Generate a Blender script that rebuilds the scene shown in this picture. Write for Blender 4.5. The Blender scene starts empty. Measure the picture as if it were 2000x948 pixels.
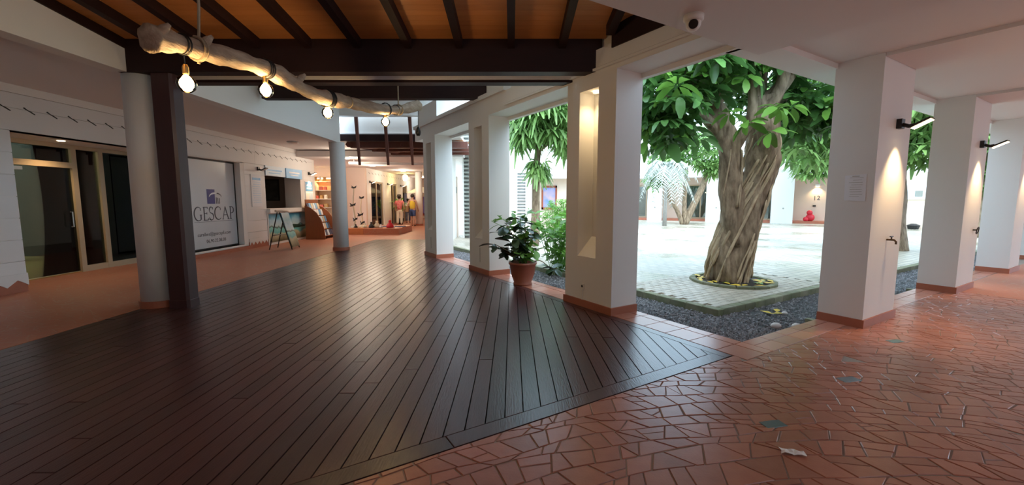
import bpy, math, random
from mathutils import Vector, Matrix
random.seed(7)
R = math.radians
sc = bpy.context.scene
col = sc.collection

# ------------------------------------------------------------------ camera, sky, exposure
cam_d = bpy.data.cameras.new('camera'); cam = bpy.data.objects.new('camera', cam_d); col.objects.link(cam)
cam.location = (0, 0, 1.5); cam.rotation_euler = (R(90 - 5.877), 0, 0)
cam_d.sensor_width = 36; cam_d.lens = 36 * 816 / 2000; cam_d.clip_end = 300; cam_d.clip_start = 0.02
sc.camera = cam
world = bpy.data.worlds.new('overcast'); sc.world = world; world.use_nodes = True
bg = world.node_tree.nodes['Background']
bg.inputs[0].default_value = (0.57, 0.79, 1.0, 1); bg.inputs[1].default_value = 2.9
sun_d = bpy.data.lights.new('hazy_sun', 'SUN'); sun_d.energy = 2.2; sun_d.angle = R(60); sun_d.color = (1, .97, .92)
sun = bpy.data.objects.new('hazy_sun', sun_d); col.objects.link(sun); sun.rotation_euler = (R(28), R(12), 0)
sc.view_settings.view_transform = 'Standard'; sc.view_settings.look = 'None'
sc.view_settings.exposure = 0.88; sc.view_settings.gamma = 1.0; sc.view_settings.use_curve_mapping = False
try:
    sc.cycles.use_denoising = True
    sc.cycles.max_bounces = 9; sc.cycles.diffuse_bounces = 6; sc.cycles.transparent_max_bounces = 12
    sc.cycles.sample_clamp_indirect = 6
except Exception:
    pass

# ------------------------------------------------------------------ materials
def nodes(m):
    nt = m.node_tree; return nt, nt.nodes, nt.links, nt.nodes['Principled BSDF']

def mat(name, c, rough=.6, vary=.0, noise=.0, nscale=6., bump=.0, bscale=40., metal=0., spec=.5, emit=None, es=0., stretch=None, trans=0., c2=None):
    m = bpy.data.materials.new(name); m.use_nodes = True
    nt, N, L, P = nodes(m)
    P.inputs['Roughness'].default_value = rough; P.inputs['Metallic'].default_value = metal
    P.inputs['Specular IOR Level'].default_value = spec
    P.inputs['Base Color'].default_value = (*c, 1)
    out = None
    tc = None
    if noise or bump:
        tc = N.new('ShaderNodeTexCoord'); mp = N.new('ShaderNodeMapping'); L.new(tc.outputs['Object'], mp.inputs[0])
        if stretch: mp.inputs['Scale'].default_value = stretch
    if noise or vary:
        d = c2 if c2 else tuple(x * .55 for x in c)
        mix = N.new('ShaderNodeMix'); mix.data_type = 'RGBA'
        mix.inputs[6].default_value = (*c, 1); mix.inputs[7].default_value = (*d, 1)
        if noise:
            n = N.new('ShaderNodeTexNoise'); n.inputs['Scale'].default_value = nscale; n.inputs['Detail'].default_value = 5
            L.new(mp.outputs[0], n.inputs['Vector'])
            mr = N.new('ShaderNodeMapRange'); mr.inputs[1].default_value = .3; mr.inputs[2].default_value = .72; mr.inputs[4].default_value = noise
            L.new(n.outputs['Fac'], mr.inputs[0]); L.new(mr.outputs[0], mix.inputs[0])
        else:
            mix.inputs[0].default_value = 0
        out = mix.outputs[2]
        if vary:
            oi = N.new('ShaderNodeObjectInfo'); ge = N.new('ShaderNodeNewGeometry')
            ad = N.new('ShaderNodeMath'); ad.operation = 'ADD'; L.new(oi.outputs['Random'], ad.inputs[0]); L.new(ge.outputs['Random Per Island'], ad.inputs[1])
            fr = N.new('ShaderNodeMath'); fr.operation = 'FRACT'; L.new(ad.outputs[0], fr.inputs[0])
            m2 = N.new('ShaderNodeMapRange'); m2.inputs[3].default_value = 1 - vary; m2.inputs[4].default_value = 1 + vary
            L.new(fr.outputs[0], m2.inputs[0])
            hs = N.new('ShaderNodeHueSaturation'); L.new(m2.outputs[0], hs.inputs['Value']); L.new(out, hs.inputs['Color'])
            out = hs.outputs[0]
        L.new(out, P.inputs['Base Color'])
    if bump:
        n = N.new('ShaderNodeTexNoise'); n.inputs['Scale'].default_value = bscale; n.inputs['Detail'].default_value = 4
        L.new(mp.outputs[0], n.inputs['Vector'])
        b = N.new('ShaderNodeBump'); b.inputs['Strength'].default_value = bump; b.inputs['Distance'].default_value = .02
        L.new(n.outputs['Fac'], b.inputs['Height']); L.new(b.outputs[0], P.inputs['Normal'])
    if emit:
        P.inputs['Emission Color'].default_value = (*emit, 1); P.inputs['Emission Strength'].default_value = es
    if trans:
        t = N.new('ShaderNodeBsdfTranslucent'); mx = N.new('ShaderNodeMixShader'); mx.inputs[0].default_value = trans
        if out: L.new(out, t.inputs[0])
        else: t.inputs[0].default_value = (*c, 1)
        o = N['Material Output']; L.new(P.outputs[0], mx.inputs[1]); L.new(t.outputs[0], mx.inputs[2]); L.new(mx.outputs[0], o.inputs[0])
    return m

def glass_mat(name, tint, gl=.12, rough=.0):
    m = bpy.data.materials.new(name); m.use_nodes = True
    nt, N, L, P = nodes(m)
    tr = N.new('ShaderNodeBsdfTransparent'); tr.inputs[0].default_value = (*tint, 1)
    g = N.new('ShaderNodeBsdfGlossy'); g.inputs['Roughness'].default_value = rough
    lw = N.new('ShaderNodeFresnel'); lw.inputs[0].default_value = 1.5
    ad = N.new('ShaderNodeMath'); ad.operation = 'ADD'; ad.inputs[1].default_value = gl; L.new(lw.outputs[0], ad.inputs[0])
    mx = N.new('ShaderNodeMixShader'); L.new(ad.outputs[0], mx.inputs[0]); L.new(tr.outputs[0], mx.inputs[1]); L.new(g.outputs[0], mx.inputs[2])
    L.new(mx.outputs[0], N['Material Output'].inputs[0])
    return m

def tile_mat(name, c, c2, grout, scale, rough):
    m = bpy.data.materials.new(name); m.use_nodes = True
    nt, N, L, P = nodes(m)
    tc = N.new('ShaderNodeTexCoord'); v = N.new('ShaderNodeTexVoronoi'); v.feature = 'DISTANCE_TO_EDGE'; v.inputs['Scale'].default_value = scale
    v2 = N.new('ShaderNodeTexVoronoi'); v2.inputs['Scale'].default_value = scale
    L.new(tc.outputs['Object'], v.inputs['Vector']); L.new(tc.outputs['Object'], v2.inputs['Vector'])
    n = N.new('ShaderNodeTexNoise'); n.inputs['Scale'].default_value = 1.3; L.new(tc.outputs['Object'], n.inputs['Vector'])
    mr = N.new('ShaderNodeMapRange'); mr.inputs[1].default_value = .0; mr.inputs[2].default_value = .05; L.new(v.outputs['Distance'], mr.inputs[0])
    mx = N.new('ShaderNodeMix'); mx.data_type = 'RGBA'; mx.inputs[6].default_value = (*c, 1); mx.inputs[7].default_value = (*c2, 1)
    L.new(n.outputs['Fac'], mx.inputs[0])
    mg = N.new('ShaderNodeMix'); mg.data_type = 'RGBA'; mg.inputs[6].default_value = (*grout, 1)
    L.new(mr.outputs[0], mg.inputs[0]); L.new(mx.outputs[2], mg.inputs[7]); L.new(mg.outputs[2], P.inputs['Base Color'])
    P.inputs['Roughness'].default_value = rough
    b = N.new('ShaderNodeBump'); b.inputs['Strength'].default_value = .25; b.inputs['Distance'].default_value = .01
    L.new(mr.outputs[0], b.inputs['Height']); L.new(b.outputs[0], P.inputs['Normal'])
    return m

def paving_mat(name):
    m = bpy.data.materials.new(name); m.use_nodes = True
    nt, N, L, P = nodes(m)
    tc = N.new('ShaderNodeTexCoord'); br = N.new('ShaderNodeTexBrick'); L.new(tc.outputs['Object'], br.inputs['Vector'])
    br.inputs['Color1'].default_value = (.56, .50, .41, 1); br.inputs['Color2'].default_value = (.45, .39, .32, 1); br.inputs['Mortar'].default_value = (.25, .24, .2, 1)
    br.inputs['Scale'].default_value = 1.0; br.inputs['Brick Width'].default_value = .3; br.inputs['Row Height'].default_value = .15; br.inputs['Mortar Size'].default_value = .012
    n = N.new('ShaderNodeTexNoise'); n.inputs['Scale'].default_value = .45; n.inputs['Detail'].default_value = 6; L.new(tc.outputs['Object'], n.inputs['Vector'])
    mr = N.new('ShaderNodeMapRange'); mr.inputs[1].default_value = .38; mr.inputs[2].default_value = .62; L.new(n.outputs['Fac'], mr.inputs[0])
    mx = N.new('ShaderNodeMix'); mx.data_type = 'RGBA'; mx.blend_type = 'MULTIPLY'; mx.inputs[0].default_value = 1
    cr = N.new('ShaderNodeMix'); cr.data_type = 'RGBA'; cr.inputs[6].default_value = (.72, .74, .70, 1); cr.inputs[7].default_value = (1, 1, 1, 1); L.new(mr.outputs[0], cr.inputs[0])
    L.new(br.outputs['Color'], mx.inputs[6]); L.new(cr.outputs[2], mx.inputs[7]); L.new(mx.outputs[2], P.inputs['Base Color'])
    m3 = N.new('ShaderNodeMapRange'); m3.inputs[3].default_value = .22; m3.inputs[4].default_value = .6; L.new(mr.outputs[0], m3.inputs[0]); L.new(m3.outputs[0], P.inputs['Roughness'])
    return m

def mural_mat(name, z0, z1):
    """flat print of a bay: sky, sea, shore, bands along local z broken by noise"""
    m = bpy.data.materials.new(name); m.use_nodes = True
    nt, N, L, P = nodes(m)
    tc = N.new('ShaderNodeTexCoord'); sp = N.new('ShaderNodeSeparateXYZ'); L.new(tc.outputs['Object'], sp.inputs[0])
    n = N.new('ShaderNodeTexNoise'); n.inputs['Scale'].default_value = 3.2; n.inputs['Detail'].default_value = 5; L.new(tc.outputs['Object'], n.inputs['Vector'])
    mr = N.new('ShaderNodeMapRange'); mr.inputs[1].default_value = z0; mr.inputs[2].default_value = z1; L.new(sp.outputs[2], mr.inputs[0])
    ma = N.new('ShaderNodeMath'); ma.operation = 'MULTIPLY_ADD'; ma.inputs[1].default_value = .35; L.new(n.outputs['Fac'], ma.inputs[0])
    su = N.new('ShaderNodeMath'); su.operation = 'SUBTRACT'; su.inputs[1].default_value = .175; L.new(mr.outputs[0], su.inputs[0]); L.new(su.outputs[0], ma.inputs[2])
    r = N.new('ShaderNodeValToRGB'); e = r.color_ramp.elements
    e[0].position = 0; e[0].color = (.10, .10, .05, 1); e[1].position = 1; e[1].color = (.03, .20, .36, 1)
    for p, c in ((.14, (.35, .33, .2, 1)), (.24, (.5, .5, .35, 1)), (.3, (.12, .5, .52, 1)), (.44, (.25, .65, .62, 1)), (.48, (.03, .08, .06, 1)), (.54, (.5, .7, .76, 1)), (.72, (.35, .6, .75, 1)), (.86, (.08, .33, .5, 1))):
        x = e.new(p); x.color = c
    L.new(ma.outputs[0], r.inputs[0]); L.new(r.outputs[0], P.inputs['Base Color']); P.inputs['Roughness'].default_value = .35
    return m

M = dict(
    white=mat('white_paint', (.80, .785, .76), .75, noise=.10, nscale=2.5, c2=(.70, .68, .65)),
    soffit=mat('soffit_paint', (.74, .71, .69), .8, noise=.12, nscale=1.2, c2=(.67, .63, .61)),
    siding=mat('siding_paint', (.78, .78, .78), .6, vary=.02, noise=.12, nscale=4, c2=(.68, .68, .68)),
    pink=mat('pinkish_plaster', (.74, .60, .50), .8, noise=.1, nscale=2),
    tile=mat('terracotta_tile', (.43, .165, .105), .30, vary=.14, noise=.45, nscale=9, c2=(.30, .085, .055), bump=.05, bscale=60),
    tilefar=tile_mat('terracotta_tile_floor', (.50, .185, .105), (.40, .135, .08), (.44, .23, .15), 6.2, .46),
    border=mat('border_tile', (.50, .20, .135), .28, vary=.12, noise=.3, nscale=5, c2=(.38, .15, .11)),
    base=mat('terracotta_skirting', (.42, .14, .08), .4, noise=.4, nscale=6, c2=(.30, .10, .06)),
    grout=mat('mortar', (.24, .18, .15), .8, noise=.6, nscale=1.2, c2=(.46, .36, .28)),
    deck=mat('dark_decking', (.072, .026, .027), .28, vary=.28, noise=.6, nscale=3.0, c2=(.034, .014, .015), stretch=(6, .7, 6), bump=.10, bscale=14, spec=.55),
    deckbase=mat('deck_underlay', (.012, .009, .008), .9),
    gapline=mat('pale_joint', (.17, .12, .10), .7),
    beam=mat('dark_stained_timber', (.026, .009, .009), .6, spec=.25, noise=.5, nscale=4, c2=(.014, .007, .007), stretch=(1, 6, 6), bump=.08),
    post=mat('maroon_timber', (.055, .018, .020), .4, noise=.4, nscale=3, c2=(.03, .012, .014), stretch=(5, 5, .8)),
    board=mat('varnished_board', (.64, .27, .085), .42, vary=.10, noise=.5, nscale=3, c2=(.50, .19, .055), stretch=(.5, 6, 6)),
    slat=mat('reddish_timber', (.15, .05, .035), .5, noise=.4, nscale=3, stretch=(5, 5, 1)),
    drift=mat('driftwood', (.52, .40, .29), .8, noise=.8, nscale=5, c2=(.28, .19, .13), stretch=(5, 1, 5), bump=.5, bscale=18),
    rope=mat('rope', (.35, .27, .18), .9), black=mat('black_plastic', (.012, .012, .013), .45), brass=mat('brass', (.55, .38, .16), .35, metal=1.),
    bulb=mat('lit_bulb', (1, .9, .7), .2, emit=(1., .72, .38), es=9), fil=mat('filament', (1, .9, .7), .2, emit=(1., .8, .45), es=60),
    frame=mat('tan_aluminium', (.50, .38, .25), .45, noise=.15, nscale=2), glass=glass_mat('shop_glass', (.66, .72, .62), .0), clear=glass_mat('window_glass', (.8, .86, .84), .08),
    frost=mat('frosted_film', (.64, .66, .68), .3, noise=.12, nscale=1.2), ink=mat('grey_lettering', (.07, .07, .085), .6), blueink=mat('blue_lettering', (.045, .05, .22), .5),
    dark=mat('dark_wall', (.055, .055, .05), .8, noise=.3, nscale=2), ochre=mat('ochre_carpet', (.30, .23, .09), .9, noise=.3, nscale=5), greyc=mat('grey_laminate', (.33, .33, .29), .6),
    gravel=mat('dark_gravel', (.22, .215, .225), .75, vary=.55), gravelbed=mat('gravel_bed', (.09, .088, .092), .9, noise=.5, nscale=30),
    paver=mat('stone_paver', (.45, .39, .31), .55, vary=.14, noise=.5, nscale=6, c2=(.36, .34, .28)), paving=paving_mat('courtyard_paving'),
    kerb=mat('mossy_kerb', (.27, .26, .18), .85, vary=.18, noise=.7, nscale=5, c2=(.12, .15, .06)),
    bark=mat('brown_bark', (.40, .30, .20), .85, noise=.95, nscale=7, c2=(.11, .07, .042), stretch=(2, 2, .7), bump=.7, bscale=14),
    root=mat('pale_root', (.56, .44, .29), .85, vary=.15, noise=.6, nscale=8, c2=(.26, .17, .10), bump=.4, bscale=20),
    leaf=mat('glossy_leaf', (.115, .26, .065), .30, vary=.45, noise=.4, nscale=3, c2=(.04, .12, .05), trans=.32),
    leafb=mat('bright_leaf', (.20, .42, .075), .4, vary=.35, noise=.4, nscale=3, c2=(.12, .30, .05), trans=.35),
    leafd=mat('dark_rubber_leaf', (.035, .065, .028), .3, vary=.4, noise=.3, nscale=5, c2=(.05, .07, .03), trans=.08),
    leaff=mat('far_leaf', (.25, .41, .12), .42, vary=.4, noise=.5, nscale=1.2, c2=(.10, .24, .09), trans=.4),
    leafy=mat('yellow_leaf', (.72, .50, .06), .6, vary=.2, noise=.3), palm=mat('silver_frond', (.50, .54, .49), .6, vary=.2, trans=.3), palmt=mat('grey_palm_bark', (.36, .34, .31), .9, noise=.5, nscale=9),
    soil=mat('soil', (.035, .025, .02), .95, noise=.5, nscale=20), pot=mat('terracotta_pot', (.33, .105, .06), .5, noise=.4, nscale=5, c2=(.24, .07, .045)),
    paper=mat('white_paper', (.82, .84, .88), .7), sky_blue=mat('blue_print', (.10, .34, .68), .4, noise=.35, nscale=4, c2=(.35, .62, .85)), paleblue=mat('pale_blue_print', (.58, .72, .86), .5, noise=.3, nscale=5, c2=(.8, .84, .9)),
    steel=mat('brushed_steel', (.45, .46, .47), .35, metal=.9), inlay=mat('blue_grey_glass_block', (.17, .22, .24), .15), scrapw=mat('torn_paper', (.80, .76, .74), .8),
    led=mat('led_panel', (1, .93, .8), .4, emit=(1., .78, .48), es=5), plast=mat('white_plastic', (.78, .76, .72), .4), lens=mat('black_lens', (.008, .008, .01), .08),
    rackw=mat('brown_veneer', (.33, .105, .035), .4, noise=.35, nscale=4, stretch=(4, 4, 1)), skin=mat('skin', (.48, .27, .19), .6), hair=mat('dark_hair', (.03, .02, .015), .7),
    red=mat('red_cloth', (.52, .05, .05), .8, noise=.7, nscale=12, c2=(.62, .35, .33)), redp=mat('red_plastic', (.62, .02, .04), .5), yellow=mat('yellow_cloth', (.72, .52, .05), .8, noise=.2), blue=mat('blue_cloth', (.03, .06, .19), .8, noise=.4, nscale=10, c2=(.06, .12, .28)),
    cream=mat('cream_cloth', (.70, .64, .52), .8), bag=mat('brown_bag', (.30, .17, .08), .7), purple=mat('purple_cloth', (.20, .16, .42), .8, noise=.4), navy=mat('navy_cloth', (.03, .04, .10), .8, noise=.5, c2=(.3, .3, .4)),
    orange=mat('orange_tile', (.55, .20, .075), .5, noise=.3, nscale=6), warm=mat('warm_lit_shelf', (.75, .5, .28), .6), warmled=mat('warm_strip_light', (1, .8, .5), .5, emit=(1, .72, .36), es=6),
    goods1=mat('red_goods', (.60, .13, .08), .6, vary=.4), goods2=mat('cream_goods', (.75, .66, .5), .6, vary=.3), goods3=mat('amber_goods', (.62, .34, .10), .6, vary=.3),
    painting=mat('blue_painting', (.10, .35, .50), .5, noise=1, nscale=2.5, c2=(.5, .62, .55)), rwood=mat('red_brown_frame', (.30, .07, .03), .5), screen=mat('glowing_pane', (.1, .2, .5), .3, noise=1, nscale=3, c2=(.5, .3, .15), emit=(.08, .16, .45), es=.5),
    bronze=mat('dark_bronze', (.10, .065, .04), .45, metal=.6),
    metalw=mat('white_metal', (.76, .77, .78), .45), curtain=mat('grey_blind', (.30, .32, .29), .8, noise=.4, nscale=2, stretch=(9, 9, .3)),
)
M['mural'] = mural_mat('bay_print', .1, 1.06)
M['poster'] = mural_mat('beach_print', .1, 1.0)

# ------------------------------------------------------------------ helpers
class MB:
    def __init__(s): s.v = []; s.f = []
    def add(s, vs, fs):
        n = len(s.v); s.v += [tuple(p) for p in vs]; s.f += [tuple(i + n for i in f) for f in fs]; return s
    def box(s, x0, x1, y0, y1, z0, z1):
        return s.add([(x0, y0, z0), (x1, y0, z0), (x1, y1, z0), (x0, y1, z0), (x0, y0, z1), (x1, y0, z1), (x1, y1, z1), (x0, y1, z1)],
                     [(3, 2, 1, 0), (4, 5, 6, 7), (0, 1, 5, 4), (1, 2, 6, 5), (2, 3, 7, 6), (3, 0, 4, 7)])
    def bbox(s, x0, x1, y0, y1, z0, z1, b=.01):
        """box with its four top edges chamfered"""
        return s.prism([(x0, y0), (x1, y0), (x1, y1), (x0, y1)], z0, z1, b)
    def prism(s, poly, z0, z1, b=0.):
        n = len(poly)
        a = sum(poly[i][0] * poly[(i + 1) % n][1] - poly[(i + 1) % n][0] * poly[i][1] for i in range(n))
        if a < 0: poly = poly[::-1]
        cx = sum(p[0] for p in poly) / n; cy = sum(p[1] for p in poly) / n
        rings = [[(x, y, z0) for x, y in poly]]
        if b:
            rings.append([(x, y, z1 - b) for x, y in poly])
            top = []
            for x, y in poly:
                d = math.hypot(x - cx, y - cy) or 1; k = max(0, 1 - 1.2 * b / d); top.append((cx + (x - cx) * k, cy + (y - cy) * k, z1))
            rings.append(top)
        else:
            rings.append([(x, y, z1) for x, y in poly])
        vs = [p for r in rings for p in r]; fs = [tuple(range(n))[::-1], tuple(range((len(rings) - 1) * n, len(rings) * n))]
        for k in range(len(rings) - 1):
            for i in range(n):
                j = (i + 1) % n; fs.append((k * n + i, k * n + j, (k + 1) * n + j, (k + 1) * n + i))
        return s.add(vs, fs)
    def plate(s, poly, axis, a0, a1):
        """extrude a 2D outline along an axis: 'x' -> outline in (y,z), 'y' -> outline in (x,z)"""
        n = len(poly)
        f = (lambda p, a: (a, p[0], p[1])) if axis == 'x' else (lambda p, a: (p[0], a, p[1]))
        vs = [f(p, a0) for p in poly] + [f(p, a1) for p in poly]
        fs = [tuple(range(n)), tuple(range(2 * n - 1, n - 1, -1))] + [((i + 1) % n, i, n + i, n + (i + 1) % n) for i in range(n)]
        return s.add(vs, fs)
    def tube(s, pts, rad, n=8, wob=None, caps=True):
        pts = [Vector(p) for p in pts]; m = len(pts)
        if not isinstance(rad, (list, tuple)): rad = [rad] * m
        up = Vector((0, 0, 1)); vs = []; fs = []; prev = None
        for i, p in enumerate(pts):
            t = (pts[min(i + 1, m - 1)] - pts[max(i - 1, 0)]).normalized()
            if prev is None:
                a = up if abs(t.z) < .9 else Vector((1, 0, 0)); u = (a - t * a.dot(t)).normalized()
            else:
                u = (prev - t * prev.dot(t)).normalized()
            prev = u; w = t.cross(u)
            for k in range(n):
                th = 2 * math.pi * k / n; r = rad[i] * (wob(i, th) if wob else 1)
                vs.append(p + u * (r * math.cos(th)) + w * (r * math.sin(th)))
        for i in range(m - 1):
            for k in range(n):
                l = (k + 1) % n; fs.append((i * n + k, i * n + l, (i + 1) * n + l, (i + 1) * n + k))
        if caps: fs += [tuple(range(n))[::-1], tuple(range((m - 1) * n, m * n))]
        return s.add(vs, fs)
    def lathe(s, prof, c=(0, 0, 0), n=20):
        vs = []; fs = []
        for r, z in prof:
            for k in range(n): vs.append((c[0] + r * math.cos(2 * math.pi * k / n), c[1] + r * math.sin(2 * math.pi * k / n), c[2] + z))
        for i in range(len(prof) - 1):
            for k in range(n):
                l = (k + 1) % n; fs.append((i * n + k, i * n + l, (i + 1) * n + l, (i + 1) * n + k))
        fs += [tuple(range(n))[::-1], tuple(range((len(prof) - 1) * n, len(prof) * n))]
        return s.add(vs, fs)
    def ball(s, c, r, n=14, m=8, sz=(1, 1, 1)):
        return s.lathe([(max(r * math.sin(math.pi * i / m) * sz[0], .0004), -r * math.cos(math.pi * i / m) * sz[2]) for i in range(m + 1)], c, n)
    def mesh(s, name, m, smooth=False):
        me = bpy.data.meshes.new(name); me.from_pydata(s.v, [], s.f); me.materials.append(M[m] if isinstance(m, str) else m)
        if smooth: me.polygons.foreach_set('use_smooth', [True] * len(me.polygons))
        me.update(); return me
    def build(s, name, m, parent=None, smooth=False, loc=None, rot=None):
        return put(name, s.mesh(name, m, smooth), parent, loc, rot)

def put(name, me, parent=None, loc=None, rot=None):
    o = bpy.data.objects.new(name, me); col.objects.link(o)
    if parent: o.parent = parent
    if loc: o.location = loc
    if rot: o.rotation_euler = rot
    return o
def tag(o, label, cat, group=None, kind=None):
    o['label'] = label; o['category'] = cat
    if group: o['group'] = group
    if kind: o['kind'] = kind
    return o
def thing(name, label, cat, loc=(0, 0, 0), rz=0, group=None, kind=None):
    o = bpy.data.objects.new(name, None); col.objects.link(o); o.location = loc; o.rotation_euler = (0, 0, rz); o.empty_display_size = .1
    return tag(o, label, cat, group, kind)
def struct(o, label, cat): return tag(o, label, cat, None, 'structure')
def copy_tree(o, parent=None):
    c = o.copy(); col.objects.link(c); c.parent = parent
    for ch in list(o.children): copy_tree(ch, c)
    return c
def light(name, typ, loc, energy, color, parent=None, **k):
    d = bpy.data.lights.new(name, typ); d.energy = energy; d.color = color
    for a, b in k.items():
        if a != 'rot': setattr(d, a, b)
    o = bpy.data.objects.new(name, d); col.objects.link(o); o.location = loc
    if 'rot' in k: o.rotation_euler = k['rot']
    if parent: o.parent = parent
    return o
def smooth_path(pts, k=4):
    pts = [Vector(p) for p in pts]; out = []
    for i in range(len(pts) - 1):
        p0 = pts[max(i - 1, 0)]; p1 = pts[i]; p2 = pts[i + 1]; p3 = pts[min(i + 2, len(pts) - 1)]
        for j in range(k):
            t = j / k
            out.append(.5 * ((2 * p1) + (p2 - p0) * t + (2 * p0 - 5 * p1 + 4 * p2 - p3) * t * t + (3 * p1 - p0 - 3 * p2 + p3) * t ** 3))
    out.append(pts[-1]); return out

# the plan: the courtyard corner is at K; facade one runs along d1 (v), facade two along d2 (u)
A = R(31.2); K = (2.275, 3.657); D2 = (math.cos(A), math.sin(A)); D1 = (-math.sin(A), math.cos(A))
def kp(u, v, z=0.): return (K[0] + u * D2[0] + v * D1[0], K[1] + u * D2[1] + v * D1[1], z)
def uv(x, y): x -= K[0]; y -= K[1]; return (x * D2[0] + y * D2[1], x * D1[0] + y * D1[1])
DEP = .46                                           # column depth and slab edge
COL1 = [(1.916, 2.866), (5.25, 6.14), (8.1, 8.96)]   # columns along facade one (v)
COL2 = [(2.118, 3.05), (5.63, 6.55), (9.12, 10.0), (12.6, 13.5)]   # columns along facade two (u)
EDGE_V = .285                                       # deck edge facing the mosaic floor

# ------------------------------------------------------------------ ground and floors
g = MB().box(-60, 70, -50, 70, -.5, -.2).build('ground', 'gravelbed'); struct(g, 'dark ground under the buildings and the courtyard', 'ground')

def clip(poly, a, b, c):
    """keep a*x+b*y<=c"""
    out = []
    for i in range(len(poly)):
        p, q = poly[i], poly[(i + 1) % len(poly)]; dp = a * p[0] + b * p[1] - c; dq = a * q[0] + b * q[1] - c
        if dp <= 0: out.append(p)
        if (dp < 0 < dq) or (dq < 0 < dp):
            t = dp / (dp - dq); out.append((p[0] + (q[0] - p[0]) * t, p[1] + (q[1] - p[1]) * t))
    return out

o = MB().box(-14, 26, -8.2, -8, -.2, 6.5).box(25.8, 26, -8, 2, -.2, 6.5).build('light_blocking_wall', 'greyc'); struct(o, 'added tall wall behind the viewer that cuts the light from the rear', 'building')  # unseen wall added behind the camera to dim the light from there
# left and far floor (grazing view: the material draws the pieces)
f = MB().box(-12.5, -5.135, -8, 36, -.12, 0)
f.box(-5.135, -2.2, 15.705, 36, -.12, 0)
floor = f.build('floor', 'tilefar'); struct(floor, 'orange terracotta floor of the shop passage on the left', 'floor')

# mosaic floor at the crossing and in the second corridor, in K frame
mosaic = thing('floor_mosaic', 'glossy crazy-paved terracotta tile floor in the foreground and right corridor', 'floor', (*K, 0), A, kind='structure')
b = MB().box(-12, .006, -9, EDGE_V - .005, -.12, -.004).box(.006, 18, -9, DEP, -.12, -.004)
b.build('mortar_bed', 'grout', mosaic)
b = MB().box(.006, DEP, DEP, 9.2, -.12, -.004); b.build('mortar_strip', 'grout', mosaic)
# floor beyond the built pieces
b = MB().box(-12, 18, -9, -3.6, -.1, 0).box(-12, -5.6, -3.6, EDGE_V - .01, -.1, 0).box(5.9, 18, -3.6, 0.13, -.1, 0)
b.build('far_tile_field', 'tilefar', mosaic)['kind'] = 'stuff'
# irregular pieces laid in loose arcs about a point behind the camera
rnd = random.Random(11); tiles = []; PC = (-3.6, -5.2)
def inset(poly, g):
    n = len(poly); ar2 = sum(poly[i][0] * poly[(i + 1) % n][1] - poly[(i + 1) % n][0] * poly[i][1] for i in range(n))
    if ar2 < 0: poly = poly[::-1]
    out = list(poly)
    for i in range(n):
        p, q = poly[i], poly[(i + 1) % n]; dx, dy = q[0] - p[0], q[1] - p[1]; l = math.hypot(dx, dy)
        if l < 1e-4: continue
        a_, b_ = dy / l, -dx / l; out = clip(out, a_, b_, a_ * p[0] + b_ * p[1] - g * rnd.uniform(.6, 1.5))
        if len(out) < 3: return []
    return out
def add_tile(poly):
    poly = inset(poly, rnd.choice([.0028, .0034, .0045]))
    if len(poly) < 3: return
    px = sum(q[0] for q in poly) / len(poly)
    poly = clip(poly, 0, 1, 0.14 if px > 0 else EDGE_V - .012); poly = clip(poly, -1, 0, 5.6); poly = clip(poly, 1, 0, 5.9); poly = clip(poly, 0, -1, 3.6)
    if len(poly) < 3: return
    ar = abs(sum(poly[k][0] * poly[(k + 1) % len(poly)][1] - poly[(k + 1) % len(poly)][0] * poly[k][1] for k in range(len(poly)))) / 2
    if ar < .0009: return
    cx = sum(q[0] for q in poly) / len(poly); cy = sum(q[1] for q in poly) / len(poly)
    w = kp(cx, cy); d = math.hypot(w[0], w[1]); seen = w[1] > 1.95 and abs(w[0]) < w[1] * 1.3
    tiles.append((-(ar / d ** 3 if seen else -1. / (1 + d)), poly, cx, cy))
r = .4; wav = [(rnd.uniform(0, 6), rnd.uniform(.8, 2.2)) for _ in range(200)]; j = 0
while r < 12.2:
    h = rnd.uniform(.105, .165)
    def Rj(th, jj, rr): return rr + .028 * math.sin(th * wav[jj][1] * rr * 1.6 + wav[jj][0]) + .014 * math.sin(th * rr * 7.1 + wav[jj][0] * 2)
    th = -1.2 + rnd.uniform(0, .2); sl0 = rnd.uniform(-.3, .3) * h / r
    while th < 2.9:
        dth = rnd.uniform(.09, .20) / r; sl1 = rnd.uniform(-.42, .42) * h / r
        t0, t1, t2, t3 = th - sl0, th + dth - sl1, th + dth + sl1, th + sl0
        P4 = [(PC[0] + R_ * math.cos(t_), PC[1] + R_ * math.sin(t_)) for t_, R_ in ((t0, Rj(t0, j, r)), (t1, Rj(t1, j, r)), (t2, Rj(t2, j + 1, r + h)), (t3, Rj(t3, j + 1, r + h)))]
        cx, cy = sum(p[0] for p in P4) / 4, sum(p[1] for p in P4) / 4
        if -5.9 < cx < 6.2 and -3.9 < cy < .6:
            u_ = rnd.random()
            if u_ < .14: add_tile([P4[0], P4[1], P4[2]]); add_tile([P4[0], P4[2], P4[3]])
            elif u_ < .30:
                f = rnd.uniform(.35, .65); g2 = rnd.uniform(.3, .7); mA = tuple(P4[0][i] + (P4[3][i] - P4[0][i]) * f for i in (0, 1)); mB = tuple(P4[1][i] + (P4[2][i] - P4[1][i]) * g2 for i in (0, 1))
                add_tile([P4[0], P4[1], mB, mA]); add_tile([mA, mB, P4[2], P4[3]])
            else: add_tile(P4)
        th += dth; sl0 = sl1
    r += h; j += 1
tiles.sort(key=lambda t: t[0])
rest = MB()
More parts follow.
